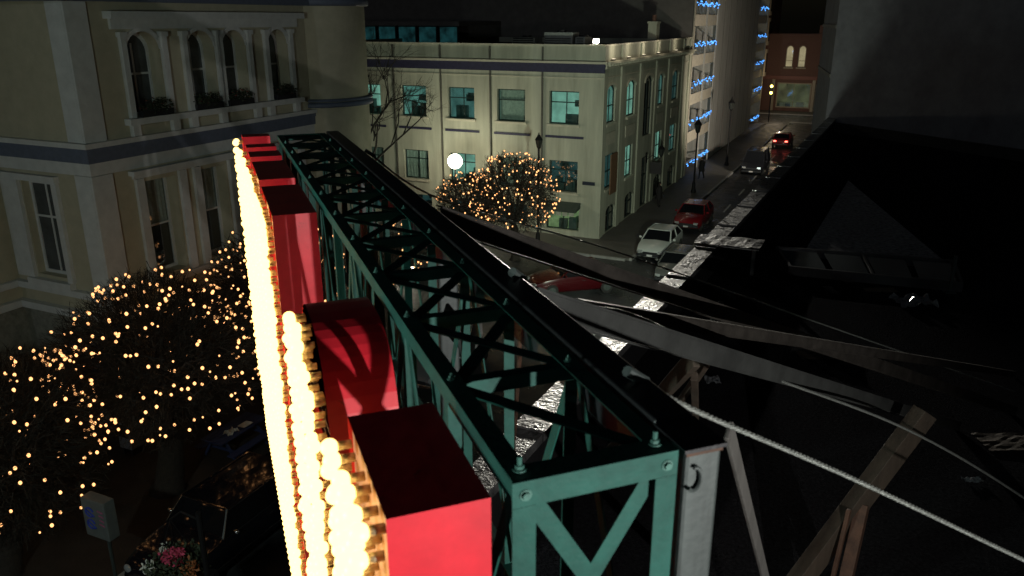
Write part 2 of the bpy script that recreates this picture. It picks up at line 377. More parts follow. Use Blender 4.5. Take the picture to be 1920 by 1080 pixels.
for i in range(NB + 1):
    q_ = Q0 + i * BAY; e = 0.004 if i == 0 else (-0.004 if i == NB else 0)
    dy = Y if i < NB else -Y
    if 0 < i:
        member('post', (L0 + 0.007, q_, ZT - W), (L0 + 0.007, q_, ZB + W), X, dy, 0.045)
        member('post', (L1 - 0.007, q_, ZT - W), (L1 - 0.007, q_, ZB + W), -X, dy, 0.045)
    if 0 < i < NB: member('cross_bar', (L0 + 0.064, q_, ZT - 0.008), (L1 - 0.02, q_, ZT - 0.008), dy, -Z, 0.05)
    if i == NB: member('cross_bar', (L0, q_ + 0.001, ZT + 0.001), (L1, q_ + 0.001, ZT + 0.001), dy, -Z, 0.06)
    if i % 2 == 0 and i > 0: member('cross_bar', (L0 + 0.02, q_, ZB + 0.07), (L1 - 0.02, q_, ZB + 0.07), dy, Z, 0.05)
    if i < NB:
        q2 = q_ + BAY
        flat('diagonal', (L0 + 0.05, q2 - 0.03, ZT - 0.016), (L1 - 0.05, q_ + 0.06, ZT - 0.016), Z, 0.05)
        if i > 0: flat('diagonal', (L0 + 0.05, q_ + 0.04, ZT - 0.026), (L1 - 0.05, q2 - 0.04, ZT - 0.026), Z, 0.05)
        for k in range(2):
            za, zb_ = (ZT - 0.05, ZT - 1.22) if k == 0 else (ZT - 1.3, ZB + 0.05)
            if (i + k) % 2: za, zb_ = zb_, za
            flat('diagonal', (L0 + 0.012, q_ + 0.03, za), (L0 + 0.012, q2 - 0.03, zb_), X, 0.045)
            flat('diagonal', (L1 - 0.012, q_ + 0.03, zb_), (L1 - 0.012, q2 - 0.03, za), X, 0.045)
        if i % 3 == 1: flat('diagonal', (L0 + 0.03, q_, ZT - 1.3), (L1 - 0.03, q_, ZB + 0.1), Y, 0.045)
# near end frame, plates on the end plane
yE = Q0 - 0.004
def plate(name, x0, x1, z0, z1, y0=None): 
    y0 = yE if y0 is None else y0
    q = MB(); q.box((x0, y0 - 0.006, z0), (x1, y0, z1)); return q.build(name, green_m, truss)
plate('end_rail', L0 - 0.003, L1 + 0.003, ZT - 0.072, ZT + 0.002)
member('end_rail_flange', (L0, Q0 - 0.003, ZT + 0.003), (L1, Q0 - 0.003, ZT + 0.003), Y, -Z, 0.07)
plate('end_post', L0 - 0.003, L0 + 0.062, ZB, ZT - 0.073); plate('end_post', L1 - 0.062, L1 + 0.003, ZB, ZT - 0.073)
xc = (L0 + L1) / 2; hx = 0.30
for k in range(4):
    zt = ZT - 0.085 - k * 0.62; zb_ = zt - 0.56
    for sgn in (1, -1):
        a = (xc - sgn * 0.205, Q0 + 0.010 + (0.007 if sgn < 0 else 0), zt + 0.06); b = (xc + sgn * 0.205, a[1], zb_ - 0.06)
        flat('end_brace', a, b, Y, 0.052)
    plate('end_rail', L0 + 0.063, L1 - 0.063, zb_ - 0.055, zb_ - 0.005)
# bolts: standing bolts on top, heads on the end plate
def hexbolt(p, axis, r=0.016, hgt=0.012, shank=0.0):
    q = MB(); p = Vector(p); ax = Vector(axis); a = ax.orthogonal().normalized(); b = ax.cross(a)
    def ring(rr, t, n): return [p + ax * t + (a * math.cos(2*math.pi*i/n) + b * math.sin(2*math.pi*i/n)) * rr for i in range(n)]
    def cyl(rr, t0, t1, n):
        i0 = [q._a(v) for v in ring(rr, t0, n)]; i1 = [q._a(v) for v in ring(rr, t1, n)]
        for j in range(n): q.face((i0[j], i0[(j+1)%n], i1[(j+1)%n], i1[j]))
        q.face(i1); q.face(i0[::-1])
    cyl(r * 1.5, 0, 0.003, 12); cyl(r, 0.003, 0.003 + hgt, 6)
    if shank: cyl(r * 0.55, 0.003 + hgt, 0.003 + hgt + shank, 8)
    q.build('bolt', bolt_m, truss)
hexbolt((L0 + 0.035, Q0 + 0.04, ZT + 0.007), Z, 0.012, 0.011, 0.024); hexbolt((L1 - 0.045, Q0 + 0.035, ZT + 0.007), Z, 0.012, 0.011, 0.024)
hexbolt((L0 + 0.033, yE - 0.006, ZT - 0.037), -Y, 0.011, 0.008); hexbolt((L1 - 0.03, yE - 0.006, ZT - 0.037), -Y, 0.011, 0.008)
for i in range(1, NB): 
    hexbolt((L0 + 0.03, Q0 + i * BAY + 0.025, ZT + 0.002), Z, 0.011, 0.009, 0.01); hexbolt((L1 - 0.03, Q0 + i * BAY + 0.025, ZT + 0.002), Z, 0.011, 0.009, 0.01)

# steel back beam on posts
backb = thing('back_beam', 'black steel box beam on galvanised posts bolted along the truss back', 'steel beam', 'sign', (L1 + 0.07, Q0, 6.73))
mb = MB(); mb.box((L1 + 0.018, Q0 + 0.14, ZT - 0.17), (L1 + 0.145, QE + 0.05, ZT + 0.012)); mb.build('beam', black_m, backb, bevel=0.008)
for i, q_ in enumerate((Q0 - 0.02, Q0 + 2.5, Q0 + 4.9)):
    mb = MB(); zt = ZT - 0.004 if i == 0 else ZT - 0.172
    x0, x1 = L1 + 0.02, L1 + 0.135
    mb.box((x0, q_, 6.74), (x1, q_ + 0.155, zt)); mb.build('post', galv, backb, bevel=0.012)
mb = MB(); mb.box((L1 + 0.012, Q0 - 0.028, ZT - 0.005), (L1 + 0.145, Q0 + 0.14, ZT + 0.006)); mb.build('cap_plate', black_m, backb)
mb = MB(); mb.box((L1 + 0.02, Q0 - 0.0245, ZT - 0.016), (L1 + 0.134, Q0 - 0.0205, ZT - 0.006)); mb.build('rust_weld', rust, backb)
mb = MB(); mb.tube([(L1 + 0.045 + 0.022 * math.cos(t), Q0 - 0.03, ZT - 0.085 + 0.036 * math.sin(t)) for t in [math.pi * (-0.75 + 1.3 * k / 10) for k in range(11)]], 0.006, 6); mb.build('lifting_eye', galv, backb)
mb = MB(); mb.box((L1 + 0.146, Q0 + 0.3, ZT - 0.2), (L1 + 0.156, QE - 0.1, ZT - 0.02)); mb.build('web_plate', black_m, backb)

# ---------------------------------------------------------------- the letters
F0, F1 = 0.286, 0.558                # face and back of the letter boxes
ZL = ZT - 0.045
LH, LB = 2.70, ZL - 2.70             # letter height, bottom
mbb = MB(); mbb.ball((0, 0, 0), 0.0275, 16, 10); mbb.mi = 1
mbb.tube([(0.02, 0, 0), (0.066, 0, 0)], 0.014, 8)
bulb_mesh = mbb.mesh('bulb', [bulb_m, socket_m], True)
mbb = MB(); mbb.ball((0, 0, 0), 0.032, 10, 7); mbb.mi = 1; mbb.tube([(0.02, 0, 0), (0.066, 0, 0)], 0.014, 5)
bulb_mesh_far = mbb.mesh('bulb', [bulb_m, socket_m], True)
def inpoly(p, poly):
    x, y = p; c = False; n = len(poly)
    for i in range(n):
        x1, y1 = poly[i]; x2, y2 = poly[(i+1) % n]
        if (y1 > y) != (y2 > y) and x < (x2 - x1) * (y - y1) / (y2 - y1) + x1: c = not c
    return c
def inset_ok(p, polys, m=0.034):
    return all(any(inpoly((p[0] + dx, p[1] + dy), g_) for g_ in polys) for dx, dy in ((0, 0), (m, 0), (-m, 0), (0, m), (0, -m)))
def letter(ch, qn, qf, polys, label, near):
    """polys in (a, z): a runs from the far edge to the near edge, as a reader in front of the sign sees it"""
    t = thing('sign_letter', label, 'sign letter', 'sign', ((F0 + F1) / 2, (qn + qf) / 2, LB), 'bulb letters of the rooftop sign')
    body, fc = MB(), MB()
    for g_ in polys:
        pts = [(qf - a, LB + z) for a, z in g_]; n = len(pts)
        i0 = [body._a((F0 + 0.004, q, z)) for q, z in pts]; i1 = [body._a((F1, q, z)) for q, z in pts]
        body.mi = 1; body.face(i1); body.mi = 0
        for k in range(n): body.face((i0[k], i0[(k+1)%n], i1[(k+1)%n], i1[k]))
        fc.poly([(F0 + 0.016, q, z) for q, z in pts])
    body.build('letter_box', [red_m, black_m], t); fc.build('face_plate', face_m, t)
    br = MB()
    for z_ in (LB + 0.35, LB + 1.6):
        br.box((F1 + 0.001, (qn + qf) / 2 - 0.02, z_), (L0 - 0.001, (qn + qf) / 2 + 0.02, z_ + 0.05))
    br.build('bracket', black_m, t)
    o = ORIG[t.name]; wd = qf - qn; sp = 0.089
    na = int((wd - 0.07) / sp); nz = int((LH - 0.07) / sp)
    for i in range(na + 1):
        for j in range(nz + 1):
            a = wd / 2 + (i - na / 2) * sp; z = LH / 2 + (j - nz / 2) * sp
            if inset_ok((a, z), polys):
                child('bulb', bulb_mesh if near else bulb_mesh_far, t, (F0 - 0.06 - o[0] + random.uniform(-0.008, 0.008), qf - a - o[1] + random.uniform(-0.012, 0.012), LB + z - o[2] + random.uniform(-0.012, 0.012)))
    return t
def rect(a0, a1, z0, z1): return [(a0, z0), (a1, z0), (a1, z1), (a0, z1)]
def span(n0, n1): return (Q0 + n0 * 1.1) * 1.041, (Q0 + n1 * 1.1) * 1.041
hh = LH
qn, qf = span(-0.04, 0.45); wd = qf - qn
letter('1', qn, qf, [rect(0, wd, 0, hh)], 'nearest red bulb letter, a plain upright numeral one with flat black top', True)
qn, qf = span(0.86, 1.70); wd = qf - qn
# numeral eight: two stacked rings cut into bands that share their edges
def half(z):
    v = 0
    for zc, ra, rz in ((LH * 0.74, wd * 0.47, LH * 0.26), (LH * 0.265, wd * 0.5, LH * 0.265)):
        d = abs((z - zc) / rz)
        if d < 1: v = max(v, ra * (1 - d ** 2.9) ** (1 / 2.9))
    return v
def hole(z):
    v = 0
    for zc, ra, rz in ((LH * 0.745, wd * 0.17, LH * 0.11), (LH * 0.262, wd * 0.2, LH * 0.115)):
        t = 1 - ((z - zc) / rz) ** 2
        if t > 0: v = max(v, ra * math.sqrt(t))
    return v
zs = sorted(set([0.0, LH] + [LH * (0.5 - 0.5 * math.cos(math.pi * k / 44)) for k in range(45)]))
eight = []
for z0, z1 in zip(zs, zs[1:]):
    h0, h1, i0, i1 = half(z0), half(z1), hole(z0 + 1e-6), hole(z1 - 1e-6); c = wd / 2
    if i0 < 1e-4 and i1 < 1e-4: eight.append([(c - h0, z0), (c + h0, z0), (c + h1, z1), (c - h1, z1)])
    else:
        eight.append([(c - h0, z0), (c - i0, z0), (c - i1, z1), (c - h1, z1)]); eight.append([(c + i0, z0), (c + h0, z0), (c + h1, z1), (c + i1, z1)])
letter('8', qn, qf, eight, 'round red bulb letter, a numeral eight with curved top behind the plain one', True)
qn, qf = span(2.88, 3.72); wd = qf - qn; s_ = 0.27
letter('O', qn, qf, [rect(0, s_, 0, hh), rect(wd - s_, wd, 0, hh), rect(s_, wd - s_, 0, s_), rect(s_, wd - s_, hh - s_, hh)], 'square cornered red bulb letter O after the wide gap in the sign', False)
qn, qf = span(3.95, 4.70); wd = qf - qn; s_ = 0.25
letter('R', qn, qf, [rect(0, s_, 0, hh), rect(s_, wd, hh - s_, hh), rect(wd - s_, wd, 1.4 + s_, hh - s_), rect(s_, wd, 1.4, 1.4 + s_), [(wd - s_, 0), (wd, 0), (wd - 0.12, 1.4), (wd - 0.12 - s_, 1.4)]], 'red bulb letter R, fourth from the near end of the sign', False)
qn, qf = span(4.92, 5.20); wd = qf - qn
letter('I', qn, qf, [rect(0, wd, 0, hh)], 'narrow red bulb letter I, second from the far end of the sign', False)
qn, qf = span(5.42, 6.27); wd = qf - qn; s_ = 0.22
letter('M', qn, qf, [rect(0, s_, 0, hh), rect(wd - s_, wd, 0, hh), [(s_, hh - 0.55), (wd / 2, 0.9), (wd / 2, 1.4), (s_, hh)], [(wd / 2, 0.9), (wd - s_, hh - 0.55), (wd - s_, hh), (wd / 2, 1.4)]], 'red bulb letter M at the far end of the sign', False)
# straight rail of bulbs under the letters
rail = thing('bulb_rail', 'straight rail crowded with lit bulbs running under the red letters', 'bulb rail', 'sign', ((F0 + F1) / 2, (Q0 + QE) / 2, 8.2))
mb = MB(); mb.box((F0 + 0.01, Q0 - 0.1, 8.2), (F1 - 0.05, QE + 0.1, 8.62)); mb.build('rail_box', red_m, rail)
o = ORIG[rail.name]
for z_ in (8.26, 8.41, 8.56):
    n = 82
    for k in range(n): child('bulb', bulb_mesh_far, rail, (F0 - 0.052 - o[0], Q0 - 0.05 + (QE - Q0 + 0.1) * k / (n - 1) - o[1], z_ - o[2]))
mb = MB()
for k in range(7): mb.box((F1 - 0.049, Q0 + 0.3 + k * 1.0, 8.5), (L0 + 0.05, Q0 + 0.34 + k * 1.0, 8.54)); mb.box((L0 + 0.01, Q0 + 0.3 + k, 8.545), (L0 + 0.05, Q0 + 0.34 + k, 8.748))
mb.build('bracket', black_m, rail)

# ---------------------------------------------------------------- what braces the sign on the roof
def brace(name, label, p0, p1, wa, wb, m, kind='timber', flange=True):
    p0, p1 = Vector(p0), Vector(p1); d = (p1 - p0); base = p1 if p1.z < p0.z else p0
    t = thing(name, label, kind, 'world', tuple(base)); dn = d.normalized()
    a = dn.cross(Z).normalized() if abs(dn.z) < 0.98 else X.copy(); b = a.cross(dn)
    q = MB()
    if flange:        # channel section: web and two flanges
        q.bar(p0, p1, a, 0.012, b, wb); q.build('web', m, t)
        q = MB(); q.bar(p0, p1, a, wa, b, 0.012, -wa / 2 + 0.006, wb / 2 + 0.007); q.build('top_flange', m, t)
        q = MB(); q.bar(p0, p1, a, wa, b, 0.012, -wa / 2 + 0.006, -wb / 2 - 0.007); q.build('bottom_flange', m, t)
    else:
        q.bar(p0, p1, a, wa, b, wb); q.build('plank', m, t, bevel=0.006)
    return t
steel_grey = mat('dull grey steel channel', (0.05, 0.053, 0.051), 0.5, metal=0.15, var=0.4, scale=3, bump=0.05)
steel_dull = mat('dull brown steel channel', (0.045, 0.04, 0.035), 0.5, metal=0.15, var=0.5, scale=5, bump=0.08)
brace('raking_brace', 'long dull steel channel raking from far part of the truss to the roof', at(822, 408, 4.9), at_z(1905, 772, 6.78), 0.07, 0.12, steel_dull, 'brace')
brace('raking_brace', 'thick grey steel channel raking from middle of the truss to the roof', at(1000, 566, 3.45), at_z(1800, 800, 6.78), 0.07, 0.11, steel_grey, 'brace')
brace('raking_brace', 'thin brown channel running to the roof between the two thick braces', at(1090, 578, 4.6), at_z(1905, 702, 6.78), 0.06, 0.07, steel_dull, 'brace')
def cable(label, pts, r):
    v = [Vector(p) for p in pts]
    c = sum(v, Vector()) / len(v)
    t = thing('steel_cable', label, 'cable', 'world', tuple(v[-1]))
    # smooth through the points
    out = []
    for i in range(len(v) - 1):
        p0, p1, p2, p3 = v[max(i-1, 0)], v[i], v[i+1], v[min(i+2, len(v)-1)]
        for k in range(10):
            u = k / 10; out.append(0.5 * ((2*p1) + (p2-p0)*u + (2*p0-5*p1+4*p2-p3)*u*u + (3*p1-p0-3*p2+p3)*u*u*u))
    out.append(v[-1])
    q = MB()      # three twisted strands
    for ph in range(3):
        path = []
        L = 0
        for i in range(len(out) - 1):
            n = max(2, int((out[i+1] - out[i]).length / 0.014)); d = (out[i+1] - out[i]).normalized(); a = d.cross(Z).normalized(); b = a.cross(d)
            for k in range(n):
                p = out[i].lerp(out[i+1], k / n); ang = (L + (out[i+1]-out[i]).length * k / n) * 85 + ph * 2.094
                path.append(p + (a * math.cos(ang) + b * math.sin(ang)) * r * 0.5)
            L += (out[i+1] - out[i]).length
        q.tube(path, r * 0.56, 5)
    q.build('wire_rope', rope_m, t, True)
    q = MB(); q.tube([v[0] - (v[1]-v[0]).normalized() * 0.03, v[0] + (v[1]-v[0]).normalized() * 0.07], r * 1.7, 8); q.build('clamp', galv, t)
    return t
cable('bright twisted steel cable running from the near end of the truss to lower right', [at(1186, 702, 2.52), at(1300, 768, 2.72), at(1600, 898, 3.25), at(1920, 1050, 3.85), at(2300, 1230, 4.9), at(2900, 1500, 7.0)], 0.011)
cable('slack steel cable lying over the thick grey brace and sagging to the right', [at(966, 514, 3.55), at(1010, 545, 3.75), at(1100, 575, 4.1), at(1200, 596, 4.5), at(1400, 690, 5.6), at(1700, 805, 7.0), at(1930, 940, 7.8), at(2300, 1200, 8.2)], 0.013)
cable('thin steel cable stretched above the far raking brace', [at(690, 285, 7.0), at(830, 375, 7.2), at(1150, 470, 8.4), at(1520, 600, 10.2), at(1905, 735, 12.0)], 0.010)
brace('raking_post', 'grey plank leaning against the near end of the sign', at(1366, 806, 3.35), at_z(1480, 1265, 6.76), 0.022, 0.085, greywood, 'plank', False)
brace('raking_post', 'large brown timber strut rising from roof to the steel braces', at(1735, 772, 8.1), at_z(1475, 1120, 6.76), 0.16, 0.2, timber, 'timber', False)
brace('raking_post', 'upright rusty timber leg under the large brown strut', at(1618, 945, 8.25), at_z(1572, 1150, 6.76), 0.12, 0.22, rust, 'timber', False)
brace('raking_post', 'thin rusty rod beside the large brown strut', at(1592, 955, 8.1), at_z(1548, 1140, 6.76), 0.04, 0.06, rust, 'rod', False)
brace('raking_post', 'short brown timber brace below the thick grey channel', at(1305, 668, 5.2), at_z(1130, 860, 6.76), 0.05, 0.14, timber, 'timber', False)
brace('raking_post', 'short slim timber brace beside the brown one under the channel', at(1325, 680, 5.3), at_z(1190, 880, 6.76), 0.04, 0.06, timber, 'timber', False)
brace('raking_post', 'thin upright timber prop below the thick grey channel', at(1302, 705, 5.5), at_z(1308, 905, 6.76), 0.05, 0.07, timber, 'timber', False)
for k, (a, b, m_, lb) in enumerate((((900, 600), (820, 900), greywood, 'grey board standing inside the lattice near the middle bays'), ((975, 640), (960, 900), rust, 'rust stained board standing inside the lattice near the brown timber'), ((860, 610), (900, 820), galv, 'pale board leaning inside the lattice beside the grey board'))):
    p0, p1 = at(*a, 4.4), at_z(b[0], b[1], 6.78)
    brace('raking_post', lb, p0, p1, 0.02, 0.16, m_, 'plank', False)
brace('raking_post', 'thin pale strip linking the two raking steel channels', at(1352, 572, 7.6), at(1335, 610, 7.3), 0.05, 0.09, galv, 'strut', False)

# ================================================================== facades
def outline(h, inset=0.0):
    """points of an opening (u, z), arch rise in h[4]"""
    u0, u1, z0, z1, ar = h[0] + inset, h[1] - inset, h[2] + inset, h[3] - inset, (h[4] if len(h) > 4 else 0)
    if not ar: return [(u0, z0), (u1, z0), (u1, z1), (u0, z1)]
    zs_ = z1 - ar; w = (u1 - u0) / 2; c = (u0 + u1) / 2; pts = [(u0, z0), (u1, z0)]
    for k in range(13):
        t = math.pi * k / 12; pts.append((c + w * math.cos(t), zs_ + ar * math.sin(t)))
    return pts
def facade(mb, u0, u1, z0, z1, holes, depth):
    us = sorted(set([u0, u1] + [v for h in holes for v in h[:2]])); zs = sorted(set([z0, z1] + [v for h in holes for v in h[2:4]]))
    for a, b in zip(us, us[1:]):
        for c, d in zip(zs, zs[1:]):
            mu, mz = (a + b) / 2, (c + d) / 2
            if any(h[0] < mu < h[1] and h[2] < mz < h[3] for h in holes): continue
            mb.poly([(a, 0, c), (b, 0, c), (b, 0, d), (a, 0, d)])
    for h in holes:
        o = outline(h); n = len(o)
        for i in range(n):
            p, q = o[i], o[(i+1) % n]
            mb.poly([(p[0], 0, p[1]), (q[0], 0, q[1]), (q[0], depth, q[1]), (p[0], depth, p[1])])
        if len(h) > 4 and h[4]:
            arc = o[2:]
            for p, q in zip(arc, arc[1:]): mb.poly([(p[0], 0, p[1]), (q[0], 0, q[1]), (q[0], 0, h[3]), (p[0], 0, h[3])])
    return mb
win_dark = mat('dark green window frame', (0.012, 0.03, 0.028), 0.5)
glass_m = glass('window glass')
glass_dark = mat('dark window glass', (0.012, 0.014, 0.016), 0.08, var=0.2, spec=0.6)
def window(parent, fr, h, d, frame_m, bars_u=(), bars_z=(), lit=None, pane=None, fw=0.07, name='window', blind=None, rnd=None):
    q = MB(fr); o = outline(h); i_ = outline(h, fw); n = len(o)
    for k in range(n):
        a, b, c, e = o[k], o[(k+1) % n], i_[(k+1) % n], i_[k]
        q.poly([(a[0], d, a[1]), (b[0], d, b[1]), (c[0], d, c[1]), (e[0], d, e[1])])
        q.poly([(e[0], d, e[1]), (c[0], d, c[1]), (c[0], d + 0.07, c[1]), (e[0], d + 0.07, e[1])])
    for u in bars_u: q.box((h[0] + (h[1]-h[0]) * u - 0.025, d + 0.01, h[2] + fw), (h[0] + (h[1]-h[0]) * u + 0.025, d + 0.06, h[3] - fw - (h[4] * 0.5 if len(h) > 4 else 0)))
    for z_ in bars_z: q.box((h[0] + fw, d + 0.005, h[2] + (h[3]-h[2]) * z_ - 0.03), (h[1] - fw, d + 0.055, h[2] + (h[3]-h[2]) * z_ + 0.03))
    w = q.build(name, frame_m, parent)
    p = MB(fr); p.poly([(a, d + 0.04, b) for a, b in i_]); p.build('pane', pane or glass_m, w)
    if lit:
        rr = MB(fr); D = 1.5
        u0, u1, z0, z1 = h[0] - 0.3, h[1] + 0.3, h[2] - 0.5, h[3] + 0.2
        dd = d + 0.09
        rr.poly([(u0, D, z0), (u1, D, z0), (u1, D, z1), (u0, D, z1)])
        rr.poly([(u0, dd, z0), (u0, D, z0), (u0, D, z1), (u0, dd, z1)]); rr.poly([(u1, dd, z0), (u1, D, z0), (u1, D, z1), (u1, dd, z1)])
        rr.poly([(u0, dd, z1), (u1, dd, z1), (u1, D, z1), (u0, D, z1)])
        rr.build('room', lit, w)
        if rnd is not None:
            rs = random.Random(rnd); c_ = MB(fr)
            for k in range(rs.randint(2, 5)):
                a = rs.uniform(h[0], h[1] - 0.4); ww = rs.uniform(0.2, 0.8); z0 = h[2] - 0.1; z1 = h[2] + rs.uniform(0.2, 0.9); dp = rs.uniform(0.5, 1.1)
                c_.box((a, dp, z0), (min(a + ww, h[1] + 0.2), dp + 0.3, z1))
            for k in range(rs.randint(1, 4)):
                a = rs.uniform(h[0], h[1] - 0.3); z0 = rs.uniform(h[2] + 0.7, h[3] - 0.5)
                c_.box((a, 1.40, z0), (a + rs.uniform(0.2, 0.6), 1.46, z0 + rs.uniform(0.2, 0.5)))
            c_.build('furniture', mat('office furniture', (0.1, 0.14, 0.14), 0.7), w)
    if blind:
        bl = MB(fr); u0, u1 = h[0] + fw, h[1] - fw; zt = h[3] - fw; zb_ = h[2] + (h[3]-h[2]) * blind
        k = 14
        for j in range(k):
            a0 = u0 + (u1-u0) * j / k; a1 = u0 + (u1-u0) * (j+1) / k; off = 0.02 if j % 2 else 0.0
            bl.poly([(a0, d + 0.1 + off, zb_), (a1, d + 0.12 - off, zb_), (a1, d + 0.12 - off, zt), (a0, d + 0.1 + off, zt)])
        bl.build('curtain', mat('window curtain', (0.5, 0.55, 0.5), 0.9), w)
    return w

# ------------------------------------------------------------------ cream office on the far corner
OR, OS = -14.49, 43.8
off_m = mat('painted office stucco', (0.44, 0.45, 0.36), 0.8, var=0.3, scale=1.3, bump=0.15, bscale=25, streak=True)
offtrim = mat('office trim paint', (0.52, 0.5, 0.4), 0.7, var=0.15, scale=3)
offband = mat('dark blue band paint', (0.035, 0.035, 0.075), 0.6)
teal = [emit('lit room teal %d' % k, c, s_, 0.45, 1.6) for k, (c, s_) in enumerate((((0.26, 0.64, 0.54), 0.40), ((0.2, 0.5, 0.45), 0.3), ((0.36, 0.74, 0.58), 0.58), ((0.13, 0.36, 0.36), 0.17)))]
office = thing('cream_office', 'three storey cream office with teal lit windows on the far street corner', 'building', 'city', (OR, OS, 0))
ff, fs = fr_front((OR, OS, 0)), fr_side((OR, OS, 0))
# front (faces the crossing); u = r - OR
fw_up = [(-3.2 - 3.34 * k, -1.38 - 3.34 * k, 6.72, 8.58) for k in range(6)]
fw_lo = [(-3.16 - 3.34 * k, -1.36 - 3.34 * k, 2.76, 4.6) for k in range(6)]
fw_sh = [(-3.3 - 3.34 * k, -1.2 - 3.34 * k, 0.45, 1.75) for k in range(6)]
mb = MB(ff); facade(mb, -22, 0, 0.13, 11.05, fw_up + fw_lo + fw_sh, 0.26)
mb.fr = fs
# side windows (u = s - OS)
sw_up = [(0.75, 2.45, 6.75, 8.9, 0.35), (4.75, 6.6, 6.75, 8.9, 0.35), (8.7, 10.7, 5.0, 8.95, 0.45), (12.1, 13.7, 6.75, 8.9, 0.35), (16.2, 18.1, 6.75, 8.9, 0.35)]
sw_lo = [(0.9, 2.8, 2.9, 4.9), (4.95, 6.5, 2.9, 4.9), (12.2, 13.8, 2.9, 4.9), (16.3, 18.2, 2.9, 4.9)]
sw_gr = [(1.4, 3.2, 0.14, 1.75, 0.35), (5.3, 7.2, 0.14, 1.75, 0.35), (8.9, 10.6, 0.14, 3.6), (12.3, 14.2, 0.14, 1.75, 0.35), (16.4, 18.4, 0.14, 1.75, 0.35)]
facade(mb, 0, 21.6, 0.13, 11.05, sw_up + sw_lo + sw_gr, 0.16); mb.build('wall', off_m, office)
mb = MB(); mb.box((OR - 22, OS + 0.4, 10.4), (OR - 0.4, OS + 21.2, 10.6)); mb.build('roof', tar, office)
mb = MB(); mb.box((OR - 22, OS + 0.01, 0.14), (OR - 21.8, OS + 21.5, 11.0)); mb.box((OR - 21.8, OS + 21.4, 0.14), (OR - 0.02, OS + 21.58, 11.0)); mb.build('rear_wall', off_m, office)
mb = MB(); mb.box((OR - 22, OS + 0.004, 10.62), (OR - 0.35, OS + 0.35, 11.045)); mb.box((OR - 0.35, OS + 0.004, 10.62), (OR - 0.004, OS + 21.5, 11.045)); mb.build('parapet', off_m, office)
mb = MB(); mb.box((OR - 22, OS - 0.06, 11.05), (OR + 0.06, OS + 0.3, 11.14)); mb.box((OR - 0.3, OS + 0.301, 11.05), (OR + 0.06, OS + 21.6, 11.14)); mb.build('coping', offtrim, office)
# cornice with blue fascia
mb = MB(); mb.box((OR - 22, OS - 0.12, 9.62), (OR + 0.12, OS - 0.003, 10.12)); mb.build('blue_fascia', offband, office)
mb = MB(); mb.box((OR - 22, OS - 0.3, 10.121), (OR + 0.3, OS - 0.003, 10.24)); mb.box((OR + 0.003, OS - 0.002, 10.121), (OR + 0.42, OS + 21.7, 10.24)); mb.build('cornice', offtrim, office)
mb = MB(); mb.box((OR + 0.003, OS - 0.003, 9.85), (OR + 0.22, OS + 21.6, 10.12)); mb.build('cornice_bed', offtrim, office)
for k in range(42):
    q = MB(); q.box((OR + 0.221, OS + 0.2 + k * 0.51, 9.98), (OR + 0.36, OS + 0.36 + k * 0.51, 10.12)); q.build('dentil', offtrim, office)
mb = MB(); mb.box((OR - 22, OS - 0.05, 9.3), (OR + 0.05, OS - 0.003, 9.36)); mb.box((OR + 0.003, OS, 9.3), (OR + 0.05, OS + 21.6, 9.36)); mb.build('string_course', offtrim, office)
for k in range(7):       # front pilaster downpipes
    u = -0.25 - 3.34 * k if k else -0.3
    q = MB(ff); q.box((-3.66 - 3.34 * k, -0.1, 0.14), (-3.58 - 3.34 * k, -0.003, 11.0)); q.build('downpipe', mat('dark downpipe', (0.1, 0.1, 0.085), 0.6), office)
for k in range(6):
    q = MB(ff); q.box((-3.4 - 3.34 * k, -0.05, 5.92), (-1.05 - 3.34 * k, -0.003, 6.06)); q.build('blue_band', offband, office)
    q = MB(ff); q.box((-3.3 - 3.34 * k, -0.12, 6.58), (-1.28 - 3.34 * k, -0.003, 6.71)); q.build('sill', offtrim, office)
    q = MB(ff); q.box((-3.3 - 3.34 * k, -0.12, 2.62), (-1.26 - 3.34 * k, -0.003, 2.75)); q.build('sill', offtrim, office)
    window(office, ff, fw_up[k], 0.2, win_dark, (0.55,) if k % 2 == 0 else (), (0.66,), teal[(2, 0, 1, 0, 2, 1)[k]], rnd=k * 7 + 1, blind=(None, 0.02, None, None, None, 0.4)[k])
    window(office, ff, fw_lo[k], 0.2, win_dark, (0.55,), (0.7,), teal[(3, 3, 2, 1, 1, 3)[k]], rnd=k * 5 + 40, blind=(None, 0.1, None, 0.02, 0.02, None)[k])
    window(office, ff, fw_sh[k], 0.2, win_dark, (0.5,), (), teal[3] if k else emit('lit shop', (0.35, 0.5, 0.22), 0.5, 0.4, 2), rnd=k + 90)
